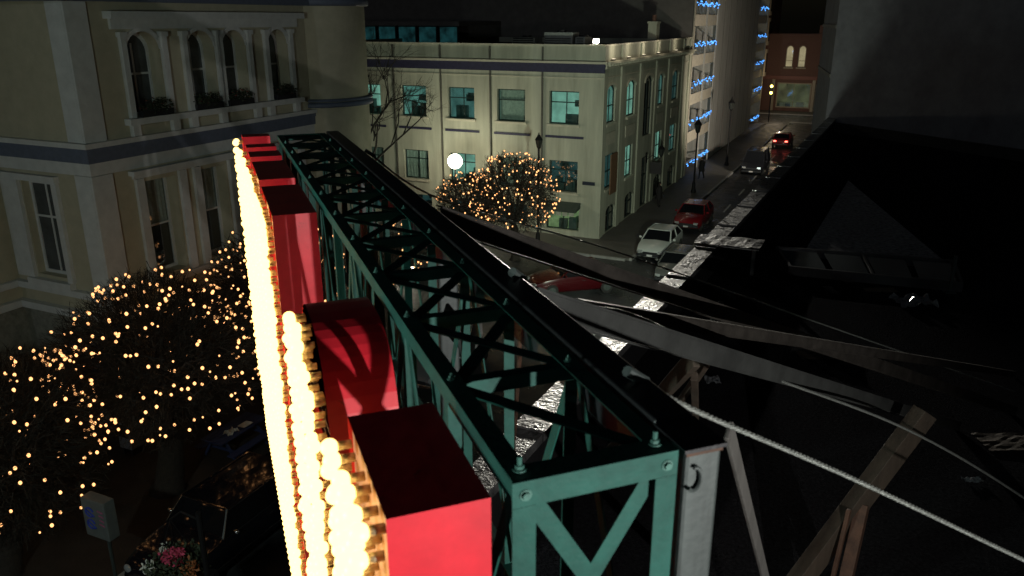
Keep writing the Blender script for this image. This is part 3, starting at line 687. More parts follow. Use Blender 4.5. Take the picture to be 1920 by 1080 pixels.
# side pilasters and bays
for u in (-0.0, 3.25, 7.3, 11.2, 14.6, 18.9, 20.95):
    q = MB(fs); q.box((u + 0.003, -0.10, 0.14), (u + 0.62, -0.003, 9.84)); q.build('pilaster', off_m, office)
    q = MB(fs); q.box((u + 0.005, -0.1, 10.25), (u + 0.6, -0.003, 11.04)); q.build('parapet_pier', off_m, office)
for k, h in enumerate(sw_up):
    q = MB(fs)
    arc = outline(h)[2:]; c = (h[0] + h[1]) / 2
    for p, e in zip(arc, arc[1:]):
        f_ = lambda a: (c + (a[0] - c) * 1.14, h[3] - h[4] + (a[1] - h[3] + h[4]) * 1.25 + 0.05)
        pa, pb = f_(p), f_(e); q.hexa([(p[0], -0.06, p[1]), (e[0], -0.06, e[1]), (pb[0], -0.06, pb[1]), (pa[0], -0.06, pa[1]), (p[0], -0.004, p[1]), (e[0], -0.004, e[1]), (pb[0], -0.004, pb[1]), (pa[0], -0.004, pa[1])])
    q.build('arch_hood', offtrim, office)
    if k != 2:
        q = MB(fs); q.box((h[0] - 0.1, -0.14, 6.6), (h[1] + 0.1, -0.003, 6.74)); q.build('sill', offtrim, office)
        q = MB(fs); q.box((h[0] - 0.05, -0.05, 5.5), (h[1] + 0.05, -0.003, 6.2)); q.build('spandrel_panel', offtrim, office)
    window(office, fs, h, 0.10, win_dark, (0.5,), (0.45,), (teal[0], teal[2], None, teal[1], teal[3])[k], pane=glass_dark if k == 2 else None, rnd=k + 200)
for k, h in enumerate(sw_lo):
    q = MB(fs); q.box((h[0] - 0.1, -0.12, 2.76), (h[1] + 0.1, -0.003, 2.89)); q.build('sill', offtrim, office)
    window(office, fs, h, 0.10, win_dark, (0.5,), (0.5,), (teal[3], teal[2], teal[2], teal[1])[k], rnd=k + 300)
for k, h in enumerate(sw_gr):
    arched = len(h) > 4
    window(office, fs, h, 0.10, win_dark, (0.5,), (0.62,), None, pane=glass_dark, name='window' if arched else 'door')
# the wooden boarded window panel and rooftop plant
q = MB(fs); q.box((1.5, -0.2, 2.5), (2.75, -0.13, 4.9)); q.build('shutter', mat('brown shutter', (0.2, 0.11, 0.06), 0.7), office)
q = MB(); q.box((-15.6, 56.6, 10.6), (-15.0, 57.4, 12.2)); q.box((-15.66, 56.54, 12.2), (-14.94, 57.46, 12.32)); q.build('chimney', off_m, office)
q = MB(); q.tube([(-15.3, 57.0, 12.32), (-15.3, 57.0, 12.75)], 0.14, 8); q.build('chimney_pot', mat('clay pot', (0.2, 0.1, 0.07)), office)
plant_m = mat('painted plant housing', (0.35, 0.37, 0.35), 0.5, metal=0.2, var=0.3, scale=3)
for x0, x1, y0, zt, lb in ((-20.9, -19.4, 45.6, 11.45, 'low grey roof unit at left on the cream office roof'), (-18.9, -17.1, 45.8, 11.75, 'large boxy grey roof unit in the middle of the cream office roof'), (-17.0, -16.4, 46.0, 11.5, 'slim grey roof unit right of the large one on the cream office')):
    t = thing('roof_unit', lb, 'roof unit', 'city', ((x0+x1)/2, y0, 10.6), 'roof plant on the cream office')
    q = MB(); q.box((x0, y0, 10.62), (x1, y0 + 1.2, zt)); q.build('housing', plant_m, t, bevel=0.03)
    for j in range(4):
        q = MB(); q.box((x0 + 0.1, y0 - 0.03, 11.0 + j * 0.12), (x1 - 0.1, y0 - 0.003, 11.05 + j * 0.12)); q.build('louvre', black_m, t)
    q = MB(); q.tube([((x0+x1)/2, y0 + 0.6, zt), ((x0+x1)/2, y0 + 0.6, zt + 0.1)], 0.3, 12); q.build('fan_cowl', black_m, t)
q = MB(); q.box((-15.2, 41.4, 3.38), (-14.46, 43.6, 3.39)); 
st = thing('street_name_plate', 'dark street name plate on the cream office front by the corner', 'sign', 'city', (-15.0, 43.75, 3.4))
q = MB(); q.box((-15.5, 43.72, 3.3), (-14.75, 43.79, 3.5)); q.build('plate', mat('dark plate', (0.02, 0.03, 0.05), 0.4), st)
# shop awning
aw = thing('shop_awning', 'small scalloped dark awning at foot of the cream office corner', 'awning', 'city', (-16.8, 43.6, 1.7))
q = MB(); q.hexa([(-18.0, 42.9, 1.75), (-15.6, 42.9, 1.75), (-15.6, 43.78, 1.85), (-18.0, 43.78, 1.85), (-18.0, 42.9, 1.8), (-15.6, 42.9, 1.8), (-15.6, 43.78, 2.2), (-18.0, 43.78, 2.2)]); q.build('canopy', mat('awning canvas', (0.05, 0.07, 0.06), 0.8), aw)
for k in range(6):
    q = MB(); q.box((-18.0 + k * 0.4, 42.88, 1.55), (-17.68 + k * 0.4, 42.895, 1.76)); q.build('valance', mat('valance canvas', (0.4, 0.42, 0.36), 0.8), aw)

# ------------------------------------------------------------------ parking structure and its dark flank behind the office
PS = 65.6
conc = mat('board marked concrete', (0.42, 0.42, 0.4), 0.85, var=0.3, scale=2.5, bump=0.15, streak=True)
park = thing('parking_structure', 'concrete parking structure with bright bands and blue light strings beyond the office', 'building', 'city', (OR, PS, 0))
fp = fr_side((OR, PS, 0)); levels = [0.13, 3.2, 6.25, 9.3, 12.4, 15.5, 18.6]
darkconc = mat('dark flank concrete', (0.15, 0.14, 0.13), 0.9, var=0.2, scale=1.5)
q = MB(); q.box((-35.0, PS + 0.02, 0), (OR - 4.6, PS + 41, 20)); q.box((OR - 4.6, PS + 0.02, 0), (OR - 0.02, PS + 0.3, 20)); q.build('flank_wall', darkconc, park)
q = MB(fp); q.box((9.6, 0, 0.13), (33.6, 4.6, 20)); q.build('stair_tower', conc, park)
for k in range(8):
    q = MB(fp); q.box((9.7 + k * 3.0, -0.02, 0.2), (9.76 + k * 3.0, -0.002, 20)); q.build('form_joint', darkconc, park)
band_m = mat('pale band concrete', (0.5, 0.46, 0.38), 0.8, var=0.2, scale=3)
rail_m = mat('pale railing', (0.4, 0.42, 0.42), 0.5, metal=0.3)
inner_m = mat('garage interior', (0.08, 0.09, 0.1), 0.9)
for (u0, u1) in ((0.35, 9.58), (33.62, 40.4)):
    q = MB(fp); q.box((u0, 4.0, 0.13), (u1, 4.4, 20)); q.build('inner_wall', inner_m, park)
    for j, z_ in enumerate(levels[1:]):
        q = MB(fp); q.box((u0, 0.0, z_ - 0.45), (u1, 4.0, z_ + 0.42)); q.build('floor_band', band_m, park)
        top = z_ + 0.42
        q = MB(fp); q.box((u0, 0.05, top + 0.85), (u1, 0.12, top + 0.92)); q.build('handrail', rail_m, park)
        n = int((u1 - u0) / 0.55)
        for k in range(n + 1):
            q = MB(fp); u = u0 + 0.05 + (u1 - u0 - 0.1) * k / n; q.box((u - 0.035, 0.06, top), (u + 0.035, 0.11, top + 0.85)); q.build('baluster', rail_m, park)
    n = int((u1 - u0) / 0.55)
    q = MB(fp); q.box((u0, 0.05, 1.0), (u1, 0.12, 1.1)); q.build('handrail', rail_m, park)
for u in (-0.0, 4.7, 9.2):
    q = MB(fp); q.box((u, -0.1, 0.13), (u + 0.3, 0.0 - 0.003, 20)); q.build('column', conc if u else band_m, park)
q = MB(fp); q.box((40.42, -0.1, 0.13), (40.9, 4.4, 20)); q.build('column', band_m, park)
blue_m = emit('blue string light', (0.08, 0.35, 1.0), 2.6, sampled=False)
mbb = MB(); mbb.ball((0, 0, 0), 0.045, 6, 4); blue_mesh = mbb.mesh('bulb', blue_m)
wire_m = mat('light string wire', (0.01, 0.012, 0.01), 0.7)
names = ['lowest', 'second', 'third', 'fourth', 'fifth', 'sixth']
for bi, (u0, u1, side) in enumerate(((0.4, 4.65, 'left half of near bay'), (5.05, 9.15, 'right half of near bay'), (33.8, 40.2, 'bay beyond the blank tower'))):
    for j, z_ in enumerate([0.0] + levels[1:5]):
        top = z_ + (1.1 if j == 0 else 1.36)
        t = thing('blue_light_string', 'blue light string on the %s railing up, %s' % (names[j], side), 'string light', 'city', (OR + 0.1, PS + u0, top), 'blue light strings on the parking structure')
        pts = []; n = 26
        rs = random.Random(bi * 10 + j)
        for k in range(n + 1):
            f_ = k / n; pts.append((OR + 0.09 + rs.uniform(-0.02, 0.03), PS + u0 + (u1 - u0) * f_, top + 0.05 - rs.uniform(0.1, 0.4) * abs(math.sin(f_ * math.pi * 2.5 + j)) + rs.uniform(-0.08, 0.08)))
        q = MB(); q.tube(pts, 0.012, 4); q.build('wire', wire_m, t)
        o = ORIG[t.name]
        for p in [v for v in pts if rs.random() < 0.72]: child('bulb', blue_mesh, t, (p[0] + 0.05 - o[0], p[1] - o[1], p[2] - o[2]))

# ------------------------------------------------------------------ far end of the street
brick_m = wave_mat('far brickwork', (0.15, 0.068, 0.05), (0.2, 0.13, 0.1), 4.0, 0.012)
stone_m = mat('pale stone trim', (0.42, 0.36, 0.27), 0.8)
bs = 121.0
brick = thing('brick_shop', 'two storey red brick shop with lit window closing the street', 'building', 'city', (-11.5, bs, 0))
fb = fr_front((0, bs, 0))
up = [(-13.55, -12.55, 6.1, 9.0, 0.5), (-11.9, -10.9, 6.1, 9.0, 0.5), (-8.6, -7.6, 6.1, 9.0, 0.5), (-6.6, -5.6, 6.1, 9.0, 0.5)]
sh = [(-14.3, -9.7, 0.55, 4.0), (-9.2, -8.0, 0.14, 3.9)]
q = MB(fb); facade(q, -16.4, -2, 0.13, 10.6, up + sh, 0.3); q.build('wall', brick_m, brick)
q = MB(fb); q.box((-16.4, 0.01, 10.4), (-2, 6, 10.55)); q.build('roof', tar, brick)
q = MB(fb); q.prism([(-9.5, 10.61), (-4.5, 10.61), (-4.5, 11.6), (-6, 12.2), (-8, 12.2), (-9.5, 11.6)], 0.0, 0.4); q.build('gable', brick_m, brick)
q = MB(fb); q.box((-16.4, -0.35, 4.45), (-2, -0.003, 4.95)); q.build('shop_fascia', mat('fascia paint', (0.2, 0.07, 0.05), 0.6), brick)
q = MB(fb); q.box((-16.4, -0.25, 10.2), (-2, -0.003, 10.5)); q.build('cornice', brick_m, brick)
for u in (-15.0, -9.62, -7.9):
    q = MB(fb); q.box((u, -0.15, 0.14), (u + 0.4, -0.003, 4.44)); q.build('shop_pilaster', stone_m, brick)
lit_y = [emit('lit upper window', (1.0, 0.72, 0.42), 0.5, 0.3, 1), emit('lit shop window', (0.5, 0.5, 0.24), 0.16, 0.7, 0.8)]
for k, h in enumerate(up):
    q = MB(fb); q.box((h[0] - 0.15, -0.15, 5.9), (h[1] + 0.15, -0.003, 6.09)); q.build('sill', stone_m, brick)
    q = MB(fb); arc = outline(h)[2:]; c = (h[0] + h[1]) / 2
    for p, e in zip(arc, arc[1:]):
        g_ = lambda a: (c + (a[0] - c) * 1.35, h[3] - h[4] + (a[1] - h[3] + h[4]) * 1.5)
        pa, pb = g_(p), g_(e); q.hexa([(p[0], -0.1, p[1]), (e[0], -0.1, e[1]), (pb[0], -0.1, pb[1]), (pa[0], -0.1, pa[1]), (p[0], -0.004, p[1]), (e[0], -0.004, e[1]), (pb[0], -0.004, pb[1]), (pa[0], -0.004, pa[1])])
    q.build('arch_hood', brick_m, brick)
    window(brick, fb, h, 0.2, stone_m, (), (0.3,), lit_y[0] if k < 2 else None, pane=None if k < 2 else glass_dark, fw=0.1)
window(brick, fb, sh[0], 0.25, stone_m, (0.5,), (), lit_y[1], fw=0.16, rnd=4, name='shop_window')
window(brick, fb, sh[1], 0.25, stone_m, (), (0.75,), lit_y[1], fw=0.14, name='door')
q = MB(fb); q.box((-13.8, 0.6, 0.6), (-12.4, 1.2, 1.2)); q.box((-11.6, 0.6, 0.6), (-10.6, 1.2, 1.3)); q.build('display', mat('white goods', (0.6, 0.6, 0.55), 0.6), brick)
bay = thing('bay_window_house', 'brick house with pale tall bay windows left of the lit brick shop', 'building', 'city', (-19, 114.5, 0))
q = MB(); q.box((-30, 114.5, 0), (-16.45, 135, 19)); q.build('wall', brick_m, bay)
for j, z0 in enumerate((5.6, 9.6, 13.4)):
    q = MB(); q.slab([(-16.44, 115.2), (-15.5, 115.9), (-15.5, 117.4), (-16.44, 118.1)], z0 - 0.5, z0 + 3.0); b_ = q.build('bay_window', stone_m, bay)
    for (ya, yb) in ((115.95, 116.6), (116.7, 117.35)):
        q = MB(); q.box((-15.495, ya, z0), (-15.47, yb, z0 + 2.5)); q.build('pane', glass_dark, b_)
    for k in range(3):
        q = MB(); u = -17.3 - k * 1.0; q.box((u, 114.35, z0 - 0.2), (u + 0.62, 114.49, z0 + 2.7)); w_ = q.build('window', stone_m, bay)
        q = MB(); q.box((u + 0.1, 114.32, z0), (u + 0.52, 114.345, z0 + 2.5)); q.build('pane', glass_dark, w_)
# traffic signals far down the street
amber = emit('amber signal', (1.0, 0.72, 0.12), 10, sampled=False)
ts = thing('traffic_signal', 'traffic signal with glowing amber lamps far down the street', 'traffic light', 'city', (-13.2, 106.5, 0.13))
q = MB(); q.tube([(-13.2, 106.5, 0.13), (-13.2, 106.5, 4.9)], 0.07, 8); q.build('pole', black_m, ts)
for zc in (4.5, 3.7):
    q = MB(); q.box((-13.4, 106.3, zc - 0.35), (-13.0, 106.6, zc + 0.45)); q.build('signal_head', black_m, ts)
    q = MB(); q.ball((-13.2, 106.28, zc + 0.05), 0.17, 8, 6); q.build('lens', amber, ts)
sh_lamp = emit('white lamp globe', (1.0, 0.9, 0.7), 12, sampled=False)
# teal building behind the office on the left
tb = thing('teal_lit_block', 'dark block with a strip of teal windows behind the office roof', 'building', 'city', (-36, 58, 0))
q = MB(); q.box((-60, 66, 0), (-35.05, 80, 16)); q.box((-60, 58, 0), (-31.1, 66, 10.5)); q.build('wall', darkconc, tb)
q = MB(); q.box((-60, 65.9, 12.1), (-31.1, 65.95, 12.4)); 
for k in range(8):
    q = MB(); u = -31.2 - k * 1.9; q.box((u - 1.7, 58.0, 10.52), (u, 58.1, 11.95)); w_ = q.build('window', win_dark, tb)
    q = MB(); q.box((u - 1.6, 57.96, 10.6), (u - 0.1, 57.995, 11.87)); q.build('pane', emit('dim teal pane', (0.05, 0.3, 0.33), 0.11, 0.8, 1.3), w_)
q = MB(); q.box((-60, 58.0, 11.96), (-31.1, 66, 12.3)); q.build('roof_slab', darkconc, tb)

# ------------------------------------------------------------------ the Victorian building across the plaza
VR, VS = -20.0, 15.35
yel = mat('ochre render', (0.46, 0.43, 0.315), 0.8, var=0.12, scale=2, bump=0.06)
whi = mat('grey white moulding', (0.6, 0.62, 0.61), 0.7, var=0.12, scale=3)
slate = mat('slate blue band', (0.12, 0.145, 0.205), 0.6, var=0.15)
stone_b = mat('rough basement stone', (0.25, 0.25, 0.21), 0.9, var=0.35, scale=5, bump=0.6, bscale=9)
glass_vic = mat('greyed old glass', (0.07, 0.08, 0.085), 0.12, var=0.4, scale=1.5, spec=0.6)
glass_dim = glass('clear old glass', (0.75, 0.8, 0.8), 0.2)
vic = thing('victorian_building', 'ornate ochre building with white mouldings, arched windows and round corner turret', 'building', 'city', (VR, VS, 0))
vs, vf = fr_side((VR, VS, 0)), fr_front((VR, VS, 0))
vu = [(1.75, 2.95, 9.75, 12.15, 0.5), (4.0, 5.15, 9.75, 12.15, 0.5), (5.5, 6.6, 9.75, 12.15, 0.5), (7.7, 8.75, 9.75, 12.15, 0.5)]
vl = [(1.7, 2.95, 4.85, 7.85), (3.95, 5.1, 4.85, 7.85), (5.55, 6.65, 4.85, 7.85), (7.75, 8.8, 4.85, 7.85)]
vb = [(2.0, 3.2, 1.0, 3.2), (5.0, 6.2, 1.0, 3.2)]
tf = [(-3.1, -1.7, 5.05, 7.95)]
LEN = 10.9
q = MB(vs); facade(q, 0, LEN, 3.9, 16.5, vu + vl, 0.5); q.fr = vf; facade(q, -4.1, 0, 3.9, 16.5, tf, 0.3)
q.fr = fr_side((VR - 4.1, VS - 12, 0)); facade(q, 0, 12, 3.9, 16.5, [(9.2, 10.4, 5.05, 7.95)], 0.3); q.build('wall', yel, vic)
q = MB(vs); facade(q, -0.06, LEN, 0.13, 3.9, vb, 0.35); q.fr = vf; facade(q, -4.1, 0.06, 0.13, 3.9, [], 0.3); q.fr = fr_side((VR - 4.1, VS - 12, 0)); facade(q, 0, 12, 0.13, 3.9, [], 0.3)
q.build('basement_wall', stone_b, vic)
q = MB(); q.box((VR - 12, VS + 0.31, 0.13), (VR - 2.2, VS + LEN, 16.4)); q.box((VR - 12, VS - 12, 0.13), (VR - 6.2, VS + 0.3, 16.4)); q.build('core', inner_m, vic)
def trim(fr, name, a, b, m=whi):
    q = MB(fr); q.box(a, b); return q.build(name, m, vic)
# continuous mouldings, street side (s) and end (f); the corner block covers the mitre
for (z0, z1, d, m, nm) in ((8.66, 8.95, 0.12, slate, 'blue_band'), (9.08, 9.22, 0.2, whi, 'cornice'), (8.951, 9.079, 0.15, slate, 'blue_cornice'), (8.3, 8.659, 0.07, whi, 'frieze'), (4.55, 4.75, 0.18, whi, 'sill_course'), (3.9, 4.12, 0.22, whi, 'plinth_course'), (12.95, 13.3, 0.3, slate, 'blue_band')):
    trim(vs, nm, (-d, -d, z0), (LEN + 0.2, -0.003, z1), m)
    trim(vf, nm, (-4.1 - 0.0, -d, z0), (-0.001, -0.003, z1), m)
    q = MB(fr_side((VR - 4.1, VS - 12, 0))); q.box((0, -d, z0), (11.99 - d, -0.003, z1)); q.build(nm, m, vic)
for (z0, z1) in ((4.13, 4.54), (4.76, 8.29), (9.23, 12.94), (13.31, 16.4)):
    trim(vs, 'corner_pilaster', (0.003 - 0.08, -0.08, z0), (0.62, -0.003, z1)); trim(vf, 'corner_pilaster', (-0.62, -0.08, z0), (-0.003, -0.003, z1))
    trim(vs, 'pilaster', (LEN - 0.62, -0.1, z0), (LEN - 0.12, -0.003, z1))
# upper arcade: colonnettes, hood, sill shelf
for h in vu:
    for u in (h[0] - 0.22, h[1] + 0.04):
        trim(vs, 'colonnette', (u, -0.14, 9.75), (u + 0.18, -0.003, 12.0)); trim(vs, 'capital', (u - 0.04, -0.18, 12.001), (u + 0.22, -0.003, 12.14))
    q = MB(vs); arc = outline(h)[2:]; c = (h[0] + h[1]) / 2; zb_ = h[3] - h[4]
    for p, e in zip(arc, arc[1:]):
        g_ = lambda a: (c + (a[0] - c) * 1.2, zb_ + (a[1] - zb_) * 1.25)
        pa, pb = g_(p), g_(e); q.hexa([(p[0], -0.07, p[1]), (e[0], -0.07, e[1]), (pb[0], -0.07, pb[1]), (pa[0], -0.07, pa[1]), (p[0], -0.004, p[1]), (e[0], -0.004, e[1]), (pb[0], -0.004, pb[1]), (pa[0], -0.004, pa[1])])
    q.build('arch_moulding', whi, vic)
    window(vic, vs, h, 0.44, whi, (0.5,), (0.5,), None, pane=glass_vic, fw=0.08)
trim(vs, 'hood_frieze', (1.3, -0.1, 12.22), (9.3, -0.003, 12.5)); trim(vs, 'hood_cornice', (1.15, -0.34, 12.501), (9.45, -0.003, 12.7))
trim(vs, 'sill_shelf', (1.35, -0.26, 9.56), (9.2, -0.003, 9.74))
for u in (1.5, 3.0, 3.75, 5.05, 6.7, 7.4, 8.8): trim(vs, 'sill_bracket', (u, -0.16, 9.23), (u + 0.26, -0.003, 9.55))
for (u0, u1) in ((1.82, 2.94), (4.1, 4.98), (5.4, 6.6), (7.72, 8.7)): trim(vs, 'sill_panel', (u0, -0.04, 9.28), (u1, -0.003, 9.5), yel)
# lower windows
for h in vl:
    for u in (h[0] - 0.34, h[1] + 0.06): trim(vs, 'window_jamb', (u, -0.12, 4.76), (u + 0.28, -0.003, 7.98))
    window(vic, vs, h, 0.44, whi, (), (0.5,), None, pane=glass_dim, fw=0.09, blind=0.5)
trim(vs, 'hood_frieze', (1.3, -0.1, 7.99), (9.3, -0.003, 8.1)); trim(vs, 'hood_cornice', (1.2, -0.26, 8.101), (9.4, -0.003, 8.24))
for h in vb: window(vic, vs, h, 0.3, whi, (0.5,), (), None, pane=glass_dark)
for h in tf:
    trim(vf, 'window_jamb', (h[0] - 0.8, -0.12, h[2] - 0.1), (h[0] - 0.05, -0.003, h[3] + 0.05)); trim(vf, 'window_jamb', (h[1] + 0.04, -0.12, h[2] - 0.1), (h[1] + 0.26, -0.003, h[3] + 0.05))
    trim(vf, 'window_head', (h[0] - 0.85, -0.18, h[3] + 0.051), (h[1] + 0.3, -0.003, h[3] + 0.24))
    trim(vf, 'window_sill', (h[0] - 0.3, -0.2, h[2] - 0.3), (h[1] + 0.2, -0.003, h[2] - 0.11))
    window(vic, vf, h, 0.24, whi, (0.5,), (0.62,), None, pane=glass_vic, fw=0.1)
# turret
tc_ = (VR - 0.75, VS + 11.55, 0)
q = MB(); q.lathe(tc_, [(1.95, 0.13), (1.95, 3.9), (1.86, 3.95), (1.86, 16.5)], 40); tur = q.build('turret', yel, vic, True)
for z0, dz, m in ((3.9, 0.22, whi), (9.25, 0.2, slate), (9.46, 0.12, slate), (12.95, 0.3, slate)):
    q = MB(); q.lathe(tc_, [(1.87, z0), (2.02, z0 + 0.02), (2.04, z0 + dz * 0.6), (1.97, z0 + dz), (1.87, z0 + dz)], 40); q.build('turret_band', m, tur, True)
# dark cloth awning by the basement door
aw2 = thing('door_awning', 'rounded slate blue cloth awning at foot of the ochre building', 'awning', 'city', (-20.6, 14.6, 2.2))
q = MB()
pr = [(1.1 * math.cos(R(a)), 1.0 * math.sin(R(a))) for a in range(0, 91, 15)]
for i in range(8):
    for (x0, z0), (x1, z1) in zip(pr, pr[1:]):
        a0, a1 = math.pi * (1 + i / 8), math.pi * (1 + (i + 1) / 8)
        P_ = lambda x, z, a: (-20.9 + x * math.cos(a) * 1.0, 15.0 + x * math.sin(a), 2.4 + z)
        q.poly([P_(x0, z0, a0), P_(x0, z0, a1), P_(x1, z1, a1), P_(x1, z1, a0)])
q.build('canopy', mat('awning cloth', (0.07, 0.09, 0.14), 0.85), aw2)
q = MB(); q.tube([(-20.9 + 1.1 * math.cos(math.pi * (1 + i / 12)), 15.0 + 1.1 * math.sin(math.pi * (1 + i / 12)), 2.4) for i in range(13)], 0.025, 6); q.build('hoop', black_m, aw2)
q = MB(); q.box((-22.02, 15.0, 2.3), (-19.78, 15.08, 3.45)); q.build('wall_rail', black_m, aw2)
# flower boxes on the sill shelf
leaf_d = mat('dark box foliage', (0.035, 0.05, 0.025), 0.8, var=0.4)
pink = mat('pink petals', (0.5, 0.05, 0.12), 0.7); redfl = mat('dull red petals', (0.22, 0.05, 0.04), 0.7); whitefl = mat('white petals', (0.55, 0.55, 0.5), 0.7)
def tuft(mb, c, r, n, size, rs):
    for _ in range(n):
        d = Vector((rs.gauss(0, 1), rs.gauss(0, 1), rs.gauss(0, 0.8))).normalized(); p = Vector(c) + Vector((d.x * r[0], d.y * r[1], d.z * r[2])) * rs.random() ** 0.4
        a = Vector((rs.gauss(0, 1), rs.gauss(0, 1), rs.gauss(0, 1))).normalized(); b = a.orthogonal().normalized(); s_ = size * rs.uniform(0.6, 1.3)
        mb.poly([p, p + a * s_ + b * s_ * 0.4, p + a * s_ * 1.7, p + a * s_ - b * s_ * 0.4])
for k, (u0, u1, where) in enumerate(((1.85, 3.0, 'nearest the building corner'), (3.95, 5.1, 'second from the building corner'), (5.4, 6.55, 'third from the building corner'), (7.75, 8.75, 'nearest the turret'))):
    t = thing('flower_box', 'dark window box of trailing flowers under the upper arch %s' % where, 'flower box', 'city', (VR + 0.13, VS + (u0+u1)/2, 9.74), 'flower boxes on the ochre building')
    rs = random.Random(k + 5)
    q = MB(vs); q.box((u0, -0.24, 9.745), (u1, -0.05, 9.93)); q.build('trough', black_m, t)
    q = MB(vs); tuft(q, ((u0+u1)/2, -0.15, 10.03), ((u1-u0)*0.55, 0.2, 0.26), 420, 0.06, rs); q.build('foliage', leaf_d, t)
    q = MB(vs); tuft(q, ((u0+u1)/2, -0.17, 10.08), ((u1-u0)*0.5, 0.2, 0.24), 40, 0.045, rs); q.build('red_flowers', redfl, t)
    q = MB(vs); tuft(q, ((u0+u1)/2 + 0.2, -0.2, 10.08), ((u1-u0)*0.25, 0.18, 0.2), 14, 0.04, rs); q.build('white_flowers', whitefl, t)

# ================================================================== trees and their lights
bark = mat('dark bark', (0.03, 0.025, 0.02), 0.9, var=0.4, scale=9, bump=0.6, bscale=20)
twig_m = mat('dark twigs', (0.022, 0.02, 0.015), 0.9, var=0.5, scale=3)
mbb = MB(); mbb.ball((0, 0, 0), 1.0, 8, 6); fairy_mesh = mbb.mesh('bulb', fairy_m, True)
def tree(label, base, lean, crown_c, rad, twigs, seed, trunk_r=0.3, lights=0, llabel='', strands=7, bulb_r=0.045, group='trees strung with lights'):
    rs = random.Random(seed)
    t = thing('bare_tree', label, 'tree', 'city', base, group)
    bx, by, bz = base; cc = Vector(crown_c); b0 = Vector(base)
    fork = b0.lerp(Vector((cc.x, cc.y, cc.z - rad[2] * 0.75)), 0.95)
    q = MB(); n = 6
    q.tube([b0 + Vector((0, 0, 0)), b0.lerp(fork, 0.08), b0.lerp(fork, 0.5) + Vector((0.05, 0.03, 0)), fork], [trunk_r * 1.5, trunk_r * 1.08, trunk_r * 0.92, trunk_r * 0.95], 12)
    q.build('trunk', bark, t, True)
    q = MB(); tips = []
    for k in range(15):
        d = Vector((rs.gauss(0, 1), rs.gauss(0, 1), rs.uniform(-0.1, 1.2))).normalized()
        tip = cc + Vector((d.x * rad[0], d.y * rad[1], d.z * rad[2])) * 0.72
        mid = fork.lerp(tip, 0.5) + Vector((rs.uniform(-.2, .2), rs.uniform(-.2, .2), 0.15))
        q.tube([fork, mid, tip], [trunk_r * 0.4, trunk_r * 0.2, 0.025], 6); tips.append((mid, tip))
        for j in range(6):
            p0 = mid.lerp(tip, rs.uniform(0.0, 1.0)); d2 = (d + Vector((rs.gauss(0, .8), rs.gauss(0, .8), rs.gauss(0, .6)))).normalized()
            p2 = p0 + d2 * rs.uniform(0.4, 1.0); q.tube([p0, p0.lerp(p2, .5) + Z * 0.05, p2], [0.03, 0.018, 0.008], 4, False)
    q.build('limbs', bark, t, True)
    q = MB()
    for k in range(twigs):
        d = Vector((rs.gauss(0, 1), rs.gauss(0, 1), rs.gauss(0, 1))).normalized()
        f_ = 1 - abs(rs.gauss(0, 0.28)); f_ = max(0.2, f_)
        lump = 1 + 0.10 * math.sin(d.x * 5 + seed) * math.cos(d.y * 4.3 + seed) + 0.06 * math.sin(d.z * 9 + d.x * 7)
        p = cc + Vector((d.x * rad[0], d.y * rad[1], d.z * rad[2])) * f_ * lump
        g_ = (d + Vector((rs.gauss(0, .45), rs.gauss(0, .45), rs.gauss(0, .4) + 0.15))).normalized(); L = rs.uniform(0.18, 0.5); s_ = g_.orthogonal().normalized()
        s_.rotate(Quaternion(g_, rs.uniform(0, 6.28))); wv = rs.uniform(0.006, 0.014)
        p0 = p - g_ * L * 0.6; p1 = p + g_ * L * 0.4
        q.poly([p0 - s_ * wv, p0 + s_ * wv, p1])
        for _ in range(2):
            h_ = p0.lerp(p1, rs.uniform(0.2, 0.8)); g2 = (g_ + Vector((rs.gauss(0, .7), rs.gauss(0, .7), rs.gauss(0, .7)))).normalized(); l2 = L * rs.uniform(.25, .5)
            q.poly([h_ - s_ * wv * .7, h_ + s_ * wv * .7, h_ + g2 * l2])
    c = q.build('crown', twig_m, t); c['kind'] = 'stuff'
    if lights:
        lt = thing('fairy_lights', llabel, 'string light', 'city', (fork.x, fork.y, fork.z), 'warm light strings in the trees'); o = Vector(ORIG[lt.name])
        per = lights // strands; wq = MB(); k_ = 0
        for s in range(strands):
            el0 = -0.72 + 1.95 * (s + 0.5) / strands; az = rs.uniform(0, 6.28); ph = rs.uniform(0, 6); path = []
            n_ = max(6, int(per * 1.35 * math.cos(el0 * 0.85)))
            for i in range(n_):
                az += 6.5 / n_ * rs.choice((0.55, 0.9, 1.0, 1.1, 1.45)); el = el0 + 0.26 * math.sin(3.0 * az + ph) + rs.uniform(-0.03, 0.03)
                el = max(-0.85, min(1.45, el))
                d = Vector((math.cos(az) * math.cos(el), math.sin(az) * math.cos(el), math.sin(el)))
                f_ = rs.choice((1.0, 1.02, 0.97, 0.85)) * rs.uniform(0.93, 1.04)
                path.append(cc + Vector((d.x * rad[0], d.y * rad[1], d.z * rad[2])) * f_)
            wq.tube(path, 0.006, 3, False)
            for p in path:
                r_ = bulb_r * rs.choice((0.6, 0.9, 0.95, 1.0, 1.0, 1.05)); b = child('bulb', fairy_mesh, lt, p - o, scale=(r_, r_, r_ * 1.15))
        wq.build('wire', wire_m, lt)
    return t
tree('broad bare tree with thick trunk on the plaza, wound with warm lights', (-16.66, 13.57, 0.13), 0, (-16.3, 13.6, 4.2), (2.65, 2.65, 2.2), 16000, 1, 0.36, 285, 'warm lights wound round the broad plaza tree with thick trunk', 15, 0.038)
tree('bare tree at the lower left plaza edge, wound with warm lights', (-17.3, 9.3, 0.13), 0, (-17.1, 9.5, 3.5), (2.35, 2.35, 2.3), 13000, 2, 0.3, 220, 'warm lights wound round the tree at the lower left edge', 13, 0.036)
